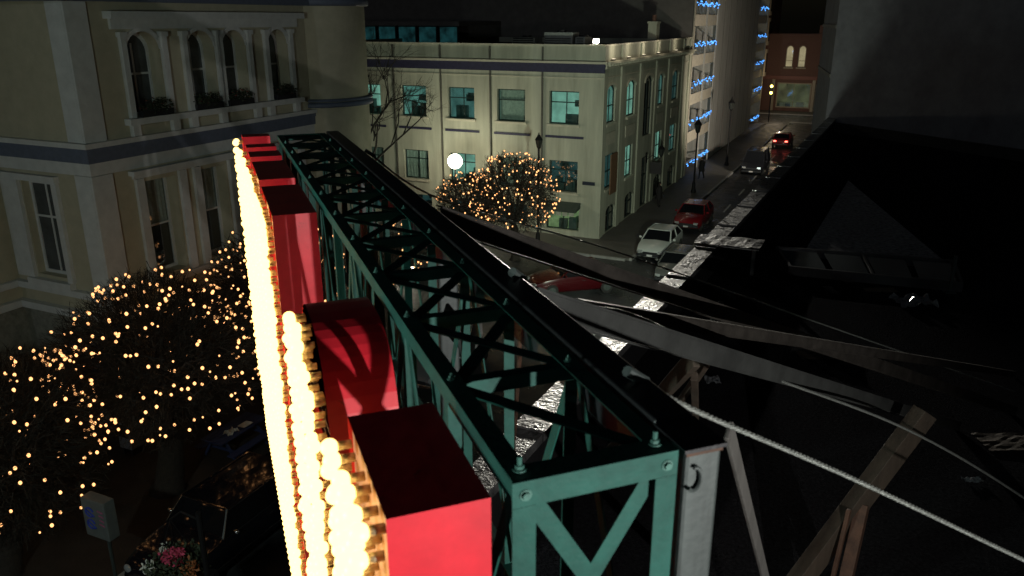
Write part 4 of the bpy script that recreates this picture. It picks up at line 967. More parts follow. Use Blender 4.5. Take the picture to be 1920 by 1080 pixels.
tree('bare tree behind the broad plaza tree, half hidden by the sign bulbs', (-16.6, 18.6, 0.13), 0, (-16.5, 18.6, 4.6), (2.2, 2.2, 2.0), 9000, 3, 0.3, 170, 'warm lights wound round the tree half hidden by the sign', 10, 0.036)
tree('low bare tree seen through the lattice of the truss', (-19.2, 27.6, 0.13), 0, (-19.0, 28.2, 2.6), (2.0, 2.0, 1.5), 4000, 4, 0.2, 90, 'sparse warm lights in the tree seen through the truss lattice', 6, 0.042)
tree('round bare tree in front of the cream office, wound with warm lights', (-17.3, 38.2, 0.0), 0, (-17.2, 37.8, 3.75), (2.35, 2.35, 2.2), 10000, 5, 0.22, 240, 'dense warm lights round the tree before the cream office', 13, 0.040)
tree('smaller bare tree left of the round one before the cream office', (-20.3, 38.3, 0.0), 0, (-20.0, 38.0, 3.1), (1.9, 1.9, 1.6), 7000, 6, 0.18, 120, 'warm lights on the smaller tree left of the round one', 8, 0.038)
# tall leafless tree by the left end of the office
def tall_tree(label, base, h, seed):
    rs = random.Random(seed); t = thing('leafless_tree', label, 'tree', 'city', base); q = MB(); tr = MB(); b0 = Vector(base)
    tr.tube([b0, b0 + Vector((0.2, 0, h * 0.3)), b0 + Vector((0.1, 0.2, h * 0.55))], [0.28, 0.2, 0.14], 10); tr.build('trunk', bark, t, True)
    def grow(p, d, L, r, k):
        e = p + d * L; m_ = p.lerp(e, 0.5) + Vector((rs.gauss(0, .06), rs.gauss(0, .06), rs.gauss(0, .06))) * L
        q.tube([p, m_, e], [r, r * 0.8, r * 0.6], 4 if k < 3 else 5, False)
        if k == 0: return
        for _ in range(3 if k > 1 else 4):
            nd = (d + Vector((rs.gauss(0, .5), rs.gauss(0, .5), rs.gauss(0.02, .42)))).normalized(); grow(p.lerp(e, rs.uniform(.55, 1)), nd, L * rs.uniform(.55, .8), r * 0.55, k - 1)
    for k in range(7):
        a = k * 0.9 + rs.uniform(-.3, .3); grow(b0 + Vector((0.15, 0.1, h * rs.uniform(.3, .55))), Vector((math.cos(a) * .8, math.sin(a) * .8, rs.uniform(.5, 1.1))).normalized(), h * 0.24, 0.08, 4)
    c = q.build('crown', twig_m, t); c['kind'] = 'stuff'
tall_tree('tall leafless tree with fine branches before the left office windows', (-25.8, 36.5, 0.0), 13.5, 11)

# ================================================================== cars
chrome = mat('chrome trim', (0.6, 0.6, 0.6), 0.2, metal=1.0, var=0.1)
tyre = mat('tyre rubber', (0.015, 0.015, 0.015), 0.85)
carglass = mat('car glass', (0.008, 0.009, 0.011), 0.06, var=0.1, spec=0.8)
headl_off = mat('headlamp glass', (0.45, 0.47, 0.48), 0.12, metal=0.3, var=0.1)
headl_on = emit('lit headlamp', (1.0, 0.93, 0.75), 25, sampled=False); tail_on = emit('lit tail lamp', (1.0, 0.12, 0.08), 6, sampled=False); tail_off = mat('tail lamp plastic', (0.25, 0.02, 0.02), 0.2)
def paint(name, c, rough=0.25): return mat(name, c, rough, var=0.06, scale=2, coat=0.35, spec=0.4)
def car(name, label, cat, r, s, yaw, body_m, L=4.3, W_=1.72, Hh=1.4, cab=(-1.35, -0.75, 0.35, 1.0), hood=0.92, trunk=0.95, lights_on=False, tails_on=False, vintage=False, group='cars on the street'):
    p = rotz((r, s, 0), -A)
    t = thing(name, label, cat, 'world', tuple(p), group, yaw=-A + yaw); ORIG[t.name] = (0, 0, 0)
    hw = W_ / 2; h2 = L / 2
    y0, y1, y2, y3 = cab        # rear window base, rear roof, front roof, windscreen base
    st = [(-h2, 0.42, 0.70, 0.80), (-h2 + 0.10, 0.30, trunk - 0.08, 0.93), (-h2 + 0.45, 0.25, trunk, 0.99), (y0, 0.22, trunk + 0.02, 1.0), (0, 0.22, (trunk + hood) / 2 + 0.02, 1.0), (y3, 0.22, hood + 0.02, 1.0), (h2 - 0.55, 0.25, hood - 0.08, 0.98), (h2 - 0.12, 0.28, hood - 0.22, 0.90), (h2, 0.40, hood - 0.36, 0.80)]
    q = MB(); rings = []
    for y, zl, zs_, wf in st:
        w_ = hw * wf; pr = [(-w_ * 0.9, zl), (-w_, zl + 0.16), (-w_ * 1.0, zs_ - 0.16), (-w_ * 0.95, zs_ - 0.03), (-w_ * 0.8, zs_), (0, zs_ + 0.025), (w_ * 0.8, zs_), (w_ * 0.95, zs_ - 0.03), (w_, zs_ - 0.16), (w_, zl + 0.16), (w_ * 0.9, zl)]
        rings.append([q._a((x, y, z)) for x, z in pr])
    n = len(rings[0])
    for a, b in zip(rings, rings[1:]):
        for j in range(n): q.face((a[j], b[j], b[(j+1)%n], a[(j+1)%n]))
    q.face(rings[0]); q.face(rings[-1][::-1]); body = q.build('body', body_m, t, True)
    md = body.modifiers.new('edge', 'EDGE_SPLIT'); md.split_angle = R(38)
    zb0, zb1 = trunk - 0.01, hood - 0.01; bw, rw = hw * 0.93, hw * 0.74
    B_ = [Vector((-bw, y0, zb0)), Vector((bw, y0, zb0)), Vector((bw, y3, zb1)), Vector((-bw, y3, zb1))]
    T_ = [Vector((-rw, y1, Hh - 0.03)), Vector((rw, y1, Hh - 0.03)), Vector((rw, y2, Hh - 0.02)), Vector((-rw, y2, Hh - 0.02))]
    q = MB()       # roof panel, a little domed
    nx, ny = 6, 5
    P_ = lambda i, j: T_[0].lerp(T_[1], i / nx).lerp(T_[3].lerp(T_[2], i / nx), j / ny) + Z * (0.05 * (1 - (2*i/nx - 1)**2) * (1 - 0.4 * (2*j/ny - 1)**2))
    for i in range(nx):
        for j in range(ny): q.poly([P_(i, j), P_(i+1, j), P_(i+1, j+1), P_(i, j+1)])
    for i in range(4):    # pillars and rails
        q.beam(B_[i], T_[i], 0.07, 0.05); q.beam(T_[i], T_[(i+1) % 4], 0.05, 0.05)
    for sx, (ba, bb, ta, tb) in ((-1, (0, 3, 0, 3)), (1, (1, 2, 1, 2))):
        q.beam(B_[ba].lerp(B_[bb], 0.47), T_[ta].lerp(T_[tb], 0.45), 0.05, 0.07)
    q.build('roof', body_m, t, False)
    def pane(nm, a, b, c, d):
        q = MB(); cen = (a + b + c + d) / 4; s_ = 0.985
        q.poly([cen + (v - cen) * s_ for v in (a, b, c, d)]); return q.build(nm, carglass, t)
    pane('windscreen', B_[3], B_[2], T_[2], T_[3]); pane('rear_window', B_[0], B_[1], T_[1], T_[0])
    for (ba, bb) in ((0, 3), (1, 2)):
        pane('side_window', B_[ba], B_[ba].lerp(B_[bb], .46), T_[ba].lerp(T_[bb], .44), T_[ba]); pane('side_window', B_[ba].lerp(B_[bb], .48), B_[bb], T_[bb], T_[ba].lerp(T_[bb], .46))
    for sx in (-1, 1):
        for yw in (-h2 + 0.85, h2 - 0.8):
            q = MB(); c = Vector((sx * (hw - 0.09), yw, 0.31)); q.tube([c - X * 0.1, c + X * 0.1], 0.31, 18); wh = q.build('wheel', tyre, t)
            q = MB(); q.tube([c + X * sx * 0.101, c + X * sx * 0.115], 0.19, 14); q.build('rim', chrome if vintage else galv, wh)
        zf = hood - 0.30
        q = MB()
        if vintage: q.ball((sx * hw * 0.68, h2 - 0.03, zf), 0.11, 10, 6, (1, .5, 1))
        else: q.hexa([(sx * hw * 0.50, h2 - 0.05, zf - 0.10), (sx * hw * 0.80, h2 - 0.08, zf - 0.10), (sx * hw * 0.80, h2 + 0.0, zf - 0.10), (sx * hw * 0.50, h2 + 0.02, zf - 0.10), (sx * hw * 0.50, h2 - 0.1, zf + 0.03), (sx * hw * 0.80, h2 - 0.12, zf + 0.03), (sx * hw * 0.80, h2 - 0.02, zf + 0.03), (sx * hw * 0.50, h2 + 0.0, zf + 0.03)])
        q.build('headlight', headl_on if lights_on else headl_off, t)
        q = MB(); q.box((min(sx * hw * 0.5, sx * hw * 0.8), -h2 - 0.015, trunk - 0.27), (max(sx * hw * 0.5, sx * hw * 0.8), -h2 + 0.06, trunk - 0.14)); q.build('tail_light', tail_on if tails_on else tail_off, t)
        q = MB(); q.ball((sx * (hw + 0.09), y3 - 0.25, zb1 + 0.10), 0.1, 8, 6, (1, .6, .7)); q.build('mirror', body_m if not vintage else chrome, t, True)
        q = MB(); q.box((sx * (hw + 0.004) - 0.006, -0.25, hood - 0.2), (sx * (hw + 0.004) + 0.012, -0.1, hood - 0.17)); q.build('door_handle', chrome if vintage else black_m, t)
        if vintage:
            q = MB(); q.box((sx * (hw + 0.006) - 0.006, -h2 + 0.4, 0.42), (sx * (hw + 0.006) + 0.006, h2 - 0.5, 0.45)); q.build('side_trim', chrome, t)
            q = MB(); q.beam(B_[0 if sx < 0 else 1] + X * sx * 0.012, B_[3 if sx < 0 else 2] + X * sx * 0.012, 0.03, 0.02); q.build('waist_trim', chrome, t)
            q = MB(); q.beam(T_[0 if sx < 0 else 1] + X * sx * 0.03, T_[3 if sx < 0 else 2] + X * sx * 0.03, 0.02, 0.03); q.build('roof_gutter', chrome, t)
    q = MB(); q.box((-hw * 0.85, h2 - 0.06, 0.34), (hw * 0.85, h2 + 0.07, 0.48)); q.box((-hw * 0.85, -h2 - 0.07, 0.36), (hw * 0.85, -h2 + 0.06, 0.5)); q.build('bumper', chrome if vintage else black_m, t, bevel=0.03)
    q = MB(); q.box((-hw * 0.45, h2 - 0.05, hood - 0.44), (hw * 0.45, h2 + 0.012, hood - 0.34)); q.build('grille', black_m, t)
    q = MB(); q.box((-0.15, h2 + 0.071, 0.36), (0.15, h2 + 0.08, 0.46)); q.build('licence_plate', mat('licence plate', (0.6, 0.6, 0.6), 0.5), t)
    if vintage:
        q = MB(); e = 0.02
        for a, b in ((B_[3], T_[3]), (T_[3], T_[2]), (T_[2], B_[2])): q.beam(a + Y * e + Z * e, b + Y * e + Z * e, 0.035, 0.03)
        q.build('windscreen_frame', chrome, t)
    return t
PI = math.pi
car('parked_car', 'white saloon car facing the viewer beside the cream office', 'car', -10.5, 42.9, PI, paint('white car paint', (0.55, 0.58, 0.56)), L=4.3, cab=(-1.75, -1.15, 0.25, 0.95))
car('parked_car', 'red saloon car facing the viewer behind the white saloon', 'car', -10.2, 50.2, PI, paint('red car paint', (0.2, 0.01, 0.015)), L=4.5, W_=1.78, cab=(-1.8, -1.2, 0.3, 1.0))
car('parked_car', 'small silver car right of the white saloon near the parapet', 'car', -8.55, 38.9, PI, paint('silver car paint', (0.11, 0.113, 0.11)), L=3.9, W_=1.62, Hh=1.36, cab=(-1.8, -1.4, 0.3, 1.0))
car('parked_car', 'dark van facing the viewer halfway down the street', 'van', -9.5, 71.0, PI, paint('dark van paint', (0.012, 0.013, 0.016)), L=4.7, W_=1.85, Hh=1.9, cab=(-2.2, -2.0, 0.7, 1.5), hood=1.05, trunk=1.1)
car('moving_car', 'red car with a glowing tail lamp at the far end of the street', 'car', -9.2, 87.5, 0, paint('far red car paint', (0.2, 0.012, 0.016)), L=4.4, cab=(-1.6, -1.0, 0.3, 1.0), tails_on=True)
car('moving_car', 'red car crossing the junction below the raking braces', 'car', -12.6, 34.8, PI * 0.72, paint('crossing red car paint', (0.05, 0.003, 0.005)), L=4.4, cab=(-1.7, -1.1, 0.3, 1.0))
car('moving_car', 'dark car with lit headlamps seen through the truss lattice', 'car', -20.9, 35.2, PI * 0.95, paint('dark grey car paint', (0.05, 0.05, 0.055)), L=4.4, lights_on=True)
car('parked_car', 'grey car with chrome nose seen below the truss chord', 'car', -13.6, 23.9, PI, paint('grey car paint', (0.16, 0.17, 0.18)), L=4.5, vintage=True)
car('vintage_car', 'black vintage car with chrome windscreen frame parked by the plaza', 'car', -13.55, 12.9, PI, paint('black car paint', (0.008, 0.008, 0.012), 0.12), L=5.6, W_=1.9, Hh=1.55, cab=(-1.7, -1.3, 0.95, 1.35), hood=1.02, trunk=1.0, vintage=True)

# ================================================================== street lamps, people, plaza furniture
lamp_iron = mat('black lamp iron', (0.01, 0.01, 0.011), 0.6, spec=0.2)
lamp_glass = mat('unlit lamp glass', (0.04, 0.045, 0.04), 0.3)
def lantern(q, g_, c, k=1.0):
    x, y, z = c
    q.lathe((x, y, z), [(0.05*k, -0.12*k), (0.13*k, 0.0), (0.15*k, 0.03*k)], 8)
    g_.lathe((x, y, z), [(0.14*k, 0.03*k), (0.25*k, 0.55*k)], 6)
    for j in range(6):
        a = math.pi * j / 3; q.beam((x + 0.145*k*math.cos(a), y + 0.145*k*math.sin(a), z + 0.03*k), (x + 0.258*k*math.cos(a), y + 0.258*k*math.sin(a), z + 0.56*k), 0.02, 0.02)
    q.lathe((x, y, z), [(0.3*k, 0.55*k), (0.28*k, 0.6*k), (0.12*k, 0.82*k), (0.1*k, 0.9*k), (0.03*k, 0.95*k), (0.05*k, 1.0*k), (0.0, 1.1*k)], 8)
def lamp_post(label, r, s, h, k=1.0, group='unlit lantern lamp posts'):
    t = thing('lamp_post', label, 'street lamp', 'city', (r, s, 0.13), group); q = MB(); g_ = MB(); b = MB()
    b.lathe((r, s, 0.13), [(0.2, 0), (0.2, 0.12), (0.13, 0.3), (0.12, 0.7), (0.07, 0.85), (0.06, h - 0.13 - 0.12 * k)], 10); b.build('post', lamp_iron, t, True)
    lantern(q, g_, (r, s, h), k); q.build('lantern_frame', lamp_iron, t); g_.build('lantern_glass', lamp_glass, t)
lamp_post('black lantern lamp post by the parking structure railings', -12.3, 59.6, 4.6)
lamp_post('black lantern lamp post before the blank concrete tower', -12.2, 72.5, 5.0)
lamp_post('ornate black lantern above the round lit tree before the office', -17.1, 40.9, 5.75, 0.78)
bk = thing('wall_lantern', 'black wall lantern on a bracket on the office side wall', 'wall lamp', 'city', (-14.35, 53.2, 3.6))
q = MB(); g_ = MB(); lantern(q, g_, (-13.3, 53.2, 3.75), 0.8); q.tube([(-14.33, 53.2, 3.4), (-13.9, 53.2, 3.75), (-13.5, 53.2, 3.5), (-13.3, 53.2, 3.62)], 0.03, 6); q.box((-14.33, 53.05, 3.2), (-14.29, 53.35, 3.9)); q.build('bracket', lamp_iron, bk); g_.build('lantern_glass', lamp_glass, bk)
# hanging shop sign on the office side
hs = thing('hanging_sign', 'dark hanging board over the office side door', 'sign', 'city', (-14.3, 54.0, 2.6))
q = MB(); q.box((-14.3, 54.2, 2.3), (-13.5, 54.26, 3.1)); q.build('board', mat('dark sign board', (0.03, 0.025, 0.025), 0.5), hs); q = MB(); q.tube([(-14.32, 54.23, 3.2), (-13.45, 54.23, 3.2)], 0.02, 6); q.build('rod', lamp_iron, hs)
# lit globe lamp before the office
gl = thing('globe_lamp', 'glowing white globe lamp before the lower office windows', 'street lamp', 'city', (-22.87, 41.8, 0.13))
q = MB(); q.lathe((-22.87, 41.8, 0.13), [(0.16, 0), (0.12, 0.3), (0.06, 0.6), (0.05, 3.95)], 10); q.build('post', lamp_iron, gl, True)
q = MB(); q.ball((-22.87, 41.8, 4.45), 0.44, 16, 10); q.build('globe', emit('globe lamp light', (1.0, 0.93, 0.68), 14), gl, True)

def person(label, r, s, z, yaw, cloth, h=1.74, walk=0.25, group=None):
    p = rotz((r, s, z), -A); t = thing('person', label, 'person', 'world', tuple(p), group, yaw=-A + yaw); ORIG[t.name] = (0, 0, 0)
    k = h / 1.75
    V = [(0, 0, .98), (0, .0, 1.2), (0, 0, 1.42), (0, 0.02, 1.53), (0, 0.03, 1.63), (0, 0.03, 1.74),
         (.10, 0, .92), (.11, walk * .5, .5), (.11, walk * .7, .09), (.11, walk * .7 + .16, .05), (-.10, 0, .92), (-.11, -walk * .2, .5), (-.11, -walk * 1.0, .12), (-.11, -walk * 1.0 + .16, .05),
         (.2, 0, 1.4), (.26, -.05 - walk * .2, 1.13), (.25, .06 - walk * .1, .9), (.25, .09, .8), (-.2, 0, 1.4), (-.26, .02 + walk * .2, 1.13), (-.24, .16 + walk * .2, .92), (-.23, .2 + walk * .2, .83)]
    Ed = [(0,1),(1,2),(2,3),(3,4),(4,5),(0,6),(6,7),(7,8),(8,9),(0,10),(10,11),(11,12),(12,13),(2,14),(14,15),(15,16),(16,17),(2,18),(18,19),(19,20),(20,21)]
    Rd = [(.17,.12),(.16,.12),(.17,.11),(.06,.06),(.10,.11),(.07,.08),(.10,.10),(.07,.07),(.05,.05),(.045,.035),(.10,.10),(.07,.07),(.05,.05),(.045,.035),(.075,.075),(.055,.055),(.04,.04),(.035,.045),(.075,.075),(.055,.055),(.04,.04),(.035,.045)]
    me = bpy.data.meshes.new('body'); me.from_pydata([(x*k, y*k, z_*k) for x, y, z_ in V], Ed, []); o = bpy.data.objects.new('body', me); COL.objects.link(o); o.parent = t
    sk = o.modifiers.new('skin', 'SKIN'); 
    if not me.skin_vertices: 
        try: me.attributes.new('x', 'FLOAT', 'POINT')
        except Exception: pass
    for i, sv in enumerate(me.skin_vertices[0].data if len(me.skin_vertices) else []): sv.radius = (Rd[i][0]*k, Rd[i][1]*k); sv.use_root = (i == 0)
    sk.use_smooth_shade = True; o.modifiers.new('sub', 'SUBSURF').levels = 1; o.modifiers['sub'].render_levels = 2; me.materials.append(cloth)
    q = MB(); q.ball((0, 0.02*k, 1.68*k), 0.118*k, 10, 8, (1, 1.05, 1)); q.build('hair', mat('dark hair', (0.02, 0.015, 0.012), 0.7), t, True)
    q = MB(); q.lathe((0, 0, 0), [(0.19*k, 1.42*k), (0.23*k, 1.2*k), (0.2*k, 1.0*k), (0.25*k, 0.62*k)], 14); q.build('coat', cloth, t, True)
    q = MB(); q.ball((0, 0.075*k, 1.63*k), 0.088*k, 10, 8, (0.85, 0.8, 1.1)); q.build('face', mat('skin', (0.4, 0.24, 0.17), 0.6), t, True)
    return t
person('person in long dark coat walking by the parking structure', -12.9, 65.2, 0.13, PI * 0.9, mat('dark coat', (0.012, 0.012, 0.014), 0.8))
person('person in dark clothes standing at the office side door', -13.4, 53.6, 0.13, PI * 1.4, mat('dark clothes', (0.015, 0.012, 0.012), 0.8), walk=0.05)

# plaza: poster box on a post, picnic table, newspaper box, hanging basket
pb = thing('poster_box', 'pale box sign with blue and pink lettering on a thin post', 'sign', 'city', (-15.3, 9.9, 0.13))
p = to_city(at(188, 968, 17.6)); 
q = MB(); q.box((p.x - 0.36, p.y - 0.14, p.z - 0.48), (p.x + 0.36, p.y + 0.14, p.z + 0.48)); ORIG[pb.name] = (-15.3, 9.9, 0.13); q.build('box', mat('pale box enamel', (0.13, 0.15, 0.15), 0.5, var=0.15), pb, bevel=0.02)
pb_z = p.z
q = MB(); q.tube([(p.x + 0.1, p.y + 0.02, 0.13), (p.x + 0.1, p.y + 0.02, p.z - 0.49)], 0.04, 8); q.build('post', galv, pb)
ink = mat('blue lettering', (0.03, 0.06, 0.4), 0.6); ink2 = mat('pink lettering', (0.35, 0.1, 0.2), 0.6)
yf = p.y - 0.146
for k in range(2):     # looping brush strokes read as two tall blue characters
    q = MB(); cx = p.x - 0.12; cz = p.z + 0.16 - k * 0.3
    q.tube([(cx + 0.12 * math.cos(a), yf, cz + 0.11 * math.sin(a)) for a in [0.3 + 5.4 * i / 14 for i in range(15)]], 0.022, 5); q.tube([(cx - 0.12, yf, cz + 0.05), (cx + 0.14, yf, cz - 0.08)], 0.018, 5); q.build('blue_lettering', ink, pb)
q = MB()
for k in range(4): q.tube([(p.x + 0.14 + 0.03 * math.sin(k), yf, p.z + 0.26 - k * 0.11), (p.x + 0.3, yf, p.z + 0.23 - k * 0.11)], 0.016, 5)
q.build('pink_lettering', ink2, pb)
pt = thing('picnic_table', 'dark blue picnic table under the broad plaza tree', 'table', 'city', (-15.9, 16.6, 0.13)); c = to_city(at_z(440, 805, 0.8)); bt = mat('blue bench paint', (0.03, 0.045, 0.12), 0.5)
ORIG[pt.name] = (c.x, c.y, 0.13); pt.location = rotz((c.x, c.y, 0.13), -A)
for k in range(5):
    q = MB(); q.box((c.x - 0.4 + k * 0.165, c.y - 0.95, 0.82), (c.x - 0.25 + k * 0.165, c.y + 0.95, 0.86)); q.build('table_board', bt, pt)
for sx in (-0.72, 0.55):
    q = MB(); q.box((c.x + sx, c.y - 0.95, 0.5), (c.x + sx + 0.26, c.y + 0.95, 0.54)); q.build('seat', bt, pt)
for yy in (-0.65, 0.65):
    for sx in (-1, 1):
        q = MB(); q.beam((c.x + sx * 0.62, c.y + yy, 0.13), (c.x + sx * 0.2, c.y + yy + 0.001 * sx, 0.81), 0.06, 0.08); q.build('leg', bt, pt)
    q = MB(); q.box((c.x - 0.8, c.y + yy + 0.05, 0.42), (c.x + 0.8, c.y + yy + 0.1, 0.495)); q.build('seat_bearer', bt, pt)
for k, (dx, dy, lb) in enumerate(((0.15, -0.3, 'crumpled white paper on the near end of the picnic table'), (0.2, 0.25, 'flat pale paper tray on the picnic table'))):
    o_ = (c.x + dx, c.y + dy, 0.862); q = MB(); rs = random.Random(k)
    for i in range(4):
        for j in range(4):
            f_ = lambda i, j: (o_[0] - 0.14 + i * 0.07, o_[1] - 0.2 + j * 0.1, 0.866 + (0.05 * ((i * 7 + j * 5 + k) % 3) if k == 0 else 0.03 * (i in (0, 4) or j in (0, 4))))
            q.poly([f_(i, j), f_(i+1, j), f_(i+1, j+1), f_(i, j+1)])
    q.solo('paper', mat('white paper', (0.6, 0.6, 0.56), 0.8), 'city', o_, lb, 'paper')
nb = thing('newspaper_box', 'grey newspaper box beyond the broad tree trunk', 'newspaper box', 'city'); c = to_city(at_z(250, 848, 0.13)); ORIG[nb.name] = (c.x, c.y, 0.13); nb.location = rotz((c.x, c.y, 0.13), -A)
q = MB(); q.box((c.x - 0.25, c.y - 0.22, 0.35), (c.x + 0.25, c.y + 0.22, 1.25)); q.build('cabinet', mat('grey blue enamel', (0.2, 0.24, 0.27), 0.4), nb, bevel=0.03)
q = MB(); q.box((c.x - 0.2, c.y - 0.235, 0.75), (c.x + 0.2, c.y - 0.222, 1.15)); q.build('window', glass_dark, nb)
for sx in (-0.2, 0.14):
    q = MB(); q.box((c.x + sx, c.y - 0.18, 0.13), (c.x + sx + 0.06, c.y + 0.18, 0.349)); q.build('leg', black_m, nb)
# hanging flower basket on a lamp post
hb = thing('flower_basket', 'hanging basket of pink and mixed flowers at the bottom edge of the picture', 'flower basket', 'city'); c = to_city(at(333, 1062, 14.6)); ORIG[hb.name] = (c.x, c.y, c.z - 0.5); hb.location = rotz((c.x, c.y, c.z - 0.5), -A)
rs = random.Random(3)
q = MB(); q.lathe((c.x, c.y, c.z), [(0.05, -0.5), (0.3, -0.4), (0.48, -0.15), (0.52, 0.0)], 18); q.build('basket', mat('coir basket', (0.06, 0.045, 0.03), 0.9), hb)
q = MB(); tuft(q, (c.x, c.y, c.z + 0.05), (0.55, 0.55, 0.28), 900, 0.06, rs); q.build('foliage', leaf_d, hb)
q = MB(); tuft(q, (c.x, c.y - 0.05, c.z + 0.25), (0.22, 0.22, 0.16), 170, 0.055, rs); q.build('pink_flowers', pink, hb)
q = MB(); tuft(q, (c.x + 0.42, c.y - 0.1, c.z + 0.12), (0.16, 0.16, 0.2), 110, 0.05, rs); q.build('orange_flowers', mat('orange petals', (0.3, 0.1, 0.03), 0.7), hb)
q = MB(); tuft(q, (c.x - 0.42, c.y - 0.25, c.z + 0.02), (0.12, 0.1, 0.1), 60, 0.06, rs); tuft(q, (c.x - 0.3, c.y, c.z + 0.3), (0.1, 0.1, 0.08), 20, 0.05, rs); q.build('white_flowers', whitefl, hb)
q = MB()
for j in range(3):
    a = j * 2.1 + 0.4; q.tube([(c.x + 0.5 * math.cos(a), c.y + 0.5 * math.sin(a), c.z), (c.x, c.y, c.z + 1.0)], 0.008, 4)
q.tube([(c.x, c.y, c.z + 1.0), (c.x + 0.3, c.y, c.z + 1.25), (c.x + 0.7, c.y, c.z + 1.2)], 0.02, 6); q.build('hanger', lamp_iron, hb)
q = MB(); q.tube([(c.x + 0.72, c.y, 0.0), (c.x + 0.72, c.y, c.z + 1.35)], 0.05, 8); q.build('post', lamp_iron, hb)

# ================================================================== rubbish on the roof
def roof_item(name, label, cat, fn):
    t = thing(name, label, cat, 'world', (0, 0, 6.735)); fn(t); return t
def P(px, py, z=6.74): return at_z(px, py, z)
def skylight(t):
    a, b, c, d = P(1455, 478), P(1785, 505), P(1800, 548), P(1480, 516); ORIG[t.name] = tuple(a); t.location = a
    for p0, p1 in ((a, b), (b, c), (c, d), (d, a)):
        q = MB(); q.beam(p0 + Z * 0.12, p1 + Z * 0.12, 0.07, 0.22); q.build('curb', black_m, t)
    for f_ in (0.5,):
        q = MB(); q.beam(a.lerp(b, f_) + Z * 0.2, d.lerp(c, f_) + Z * 0.2, 0.05, 0.05); q.build('glazing_bar', black_m, t)
    for k in range(4):
        f0, f1 = k / 4 + 0.02, (k + 1) / 4 - 0.02; q = MB(); q.poly([a.lerp(b, f0) + Z * 0.19, a.lerp(b, f1) + Z * 0.19, d.lerp(c, f1) + Z * 0.19, d.lerp(c, f0) + Z * 0.19]); q.build('pane', glass_dark, t)
roof_item('skylight', 'low dark skylight frame on the gravel roof', 'skylight', skylight)
def upright(t):
    a = P(1779, 548); ORIG[t.name] = tuple(a); t.location = a; q = MB(); q.angle(a, a + Z * 0.85, X, Y, 0.06); q.build('angle', galv, t); q = MB(); q.box((a.x - 0.1, a.y - 0.1, a.z), (a.x + 0.12, a.y + 0.12, a.z + 0.02)); q.build('foot_plate', galv, t)
roof_item('steel_upright', 'bright steel angle standing at the right end of the skylight', 'steel angle', upright)
def sheet(px, py, sx, sy, crumple, m, seed):
    def fn(t):
        a = P(px, py); ORIG[t.name] = tuple(a); t.location = a; rs = random.Random(seed); q = MB(); n = 8
        hts = [[rs.uniform(0, crumple) for _ in range(n + 1)] for _ in range(n + 1)]
        g_ = lambda i, j: (a.x + (i / n - .5) * sx, a.y + (j / n - .5) * sy, a.z + 0.01 + hts[i][j])
        for i in range(n):
            for j in range(n): q.poly([g_(i, j), g_(i+1, j), g_(i+1, j+1), g_(i, j+1)])
        q.build('sheet', m, t)
    return fn
plastic = mat('clear wet plastic', (0.14, 0.145, 0.155), 0.12, var=0.2, spec=0.8)
roof_item('plastic_sheet', 'crumpled shiny plastic sheet before the skylight', 'plastic sheet', sheet(1712, 570, 0.8, 0.6, 0.16, plastic, 1))
roof_item('board_scrap', 'pale triangular board scrap left of the crumpled plastic', 'board', sheet(1650, 545, 0.7, 0.3, 0.02, timber, 2))
roof_item('board_scrap', 'small pale board scrap in the middle before the skylight', 'board', sheet(1558, 545, 0.2, 0.5, 0.02, greywood, 3))
roof_item('paper_scrap', 'pale paper scrap on the roof below the far cable', 'paper', sheet(1335, 715, 0.24, 0.3, 0.06, plastic, 4))
roof_item('paper_scrap', 'flat pale paper scrap near the lower right of the roof', 'paper', sheet(1822, 902, 0.24, 0.12, 0.03, plastic, 5))
roof_item('board_scrap', 'broad pale plank lying under the thin brown channel', 'board', sheet(1555, 668, 1.1, 0.4, 0.02, timber, 6))
roof_item('board_scrap', 'pale board end lying at the far right of the roof', 'board', sheet(1890, 830, 0.8, 0.5, 0.02, timber, 7))

# ================================================================== lamps, real ones and ones added out of view
housing = mat('lamp housing', (0.03, 0.03, 0.03), 0.5)
def floodlight(label, pos, target, power, color, angle, blend=0.5, size=0.12, foot=None, glow=3.0, group='floodlights'):
    pos, target = Vector(pos), Vector(target); t = thing('floodlight', label, 'floodlight', 'world', tuple(foot or pos), group)
    d = (target - pos).normalized(); a = d.cross(Z).normalized(); b = a.cross(d)
    q = MB(); q.bar(pos - d * 0.32, pos - d * 0.06, a, 0.36, b, 0.28); q.build('housing', housing, t)
    q = MB(); q.bar(pos - d * 0.059, pos - d * 0.05, a, 0.3, b, 0.22); q.build('lens', emit('flood lens %s' % label[:18], color, glow, sampled=False), t)
    q = MB(); q.tube([foot or (pos - d * 0.2 - Z * 0.4), pos - d * 0.2 - Z * 0.14], 0.03, 8); q.build('stand', housing, t)
    lamp(t, 'SPOT', pos, power, color, 'flood', target, angle, blend, size)
assumed_key = Vector((3.25, -1.85, 10.75))
floodlight('floodlight on a tall stand behind the near end of the sign', assumed_key, (0.3, 4.0, 9.9), 1350, (1.0, 0.97, 0.92), R(86), 0.7, 0.03, foot=Vector((3.35, -1.95, 6.74)))  # key lamp assumed from the lit letters, added with its stand out of view
cw = lambda r, s, z: rotz((r, s, z), -A)
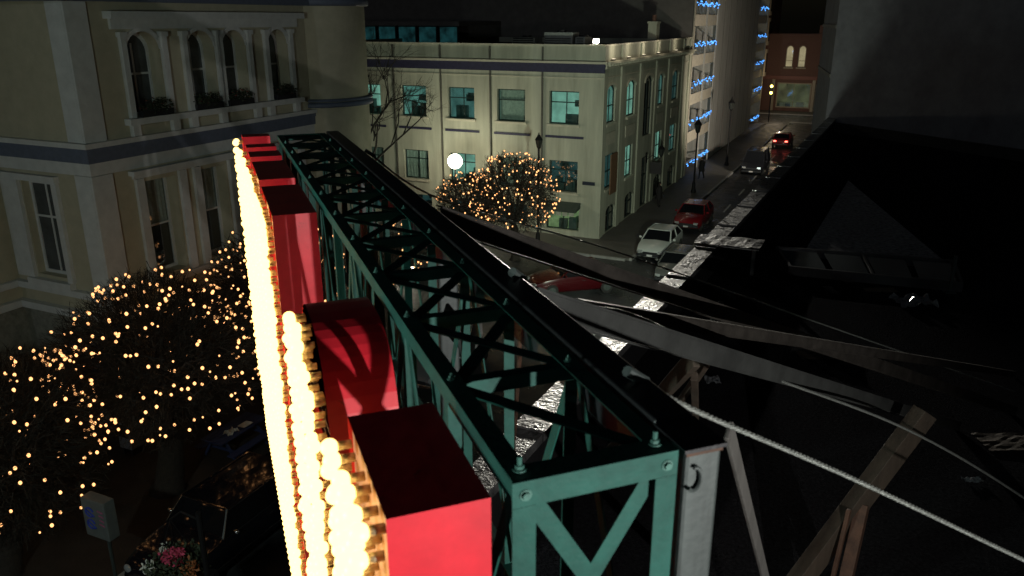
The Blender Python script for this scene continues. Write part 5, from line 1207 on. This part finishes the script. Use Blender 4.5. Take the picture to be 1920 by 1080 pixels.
floodlight('floodlight on the side street wall of the sign building', cw(par(21) - 0.45, 21.0, 6.3), cw(-17.5, 47, 5.4), 6300, (0.88, 1.0, 0.79), R(94), 0.6, 0.25, foot=cw(par(21) - 0.02, 21.0, 5.9))  # lamp added out of view under the parapet to brighten the office
added_mast = rotz((-6.2, 3.5, 11.37), B)
floodlight('floodlight on a tall mast across the street from the sign', added_mast, (added_mast.x + 2.0, added_mast.y + 9.8, 10.4), 1650, (0.82, 1.0, 0.92), R(178), 0.05, 0.25, foot=Vector((added_mast.x, added_mast.y, 0.0)))  # added mast lamp out of frame, lights the ochre building and truss side
floodlight('warm wall floodlight on the street face of the blank building', cw(-4.4, 63.0, 3.5), cw(-14.5, 74, 8.5), 4600, (1.0, 0.88, 0.7), R(96), 0.6, 0.3, foot=cw(-4.25, 63.0, 3.2))  # added lamp hidden behind the blank building, brightens the parking structure
floodlight('small bright floodlight on the cream office roof corner', cw(-15.1, 44.2, 11.32), cw(-3.5, 17, 7.4), 30000, (1.0, 0.95, 0.82), R(22), 1.0, 0.08, foot=cw(-15.2, 44.4, 10.9), glow=40)
lamp(None, 'POINT', cw(-22.87, 41.2, 4.45), 500, (1.0, 0.93, 0.7), 'globe light', size=0.4)
for k_, s_ in enumerate((45.2, 48.2, 51.4, 55.0, 60.0)):  # lamps added for the bright strip that the roof flood gives the cornice
    cl = thing('added_cornice_lamp', 'small lamp added to brighten the office side cornice, %s from the corner' % ('first', 'second', 'third', 'fourth', 'fifth')[k_], 'lamp', 'city', (-14.3, s_, 10.24), 'lamps added on the cream office cornice'); q = MB(); q.box((-14.42, s_ - 0.2, 10.245), (-14.3, s_ + 0.2, 10.34)); q.build('housing', housing, cl)
    q = MB(); q.box((-14.42, s_ - 0.2, 10.341), (-14.3, s_ + 0.2, 10.35)); q.build('lens', emit('added cornice lens', (1, .85, .6), 2, sampled=False), cl)
    lamp(None, 'POINT', cw(-13.75, s_, 10.95), (26, 24, 20, 16, 14)[k_], (1.0, 0.87, 0.66), 'added cornice light', size=0.25)
lamp(None, 'POINT', cw(-13.0, 112.0, 4.6), 330, (1.0, 0.8, 0.55), 'added shop front light', size=0.2)  # bare point light added before the brick shop, without a lamp body
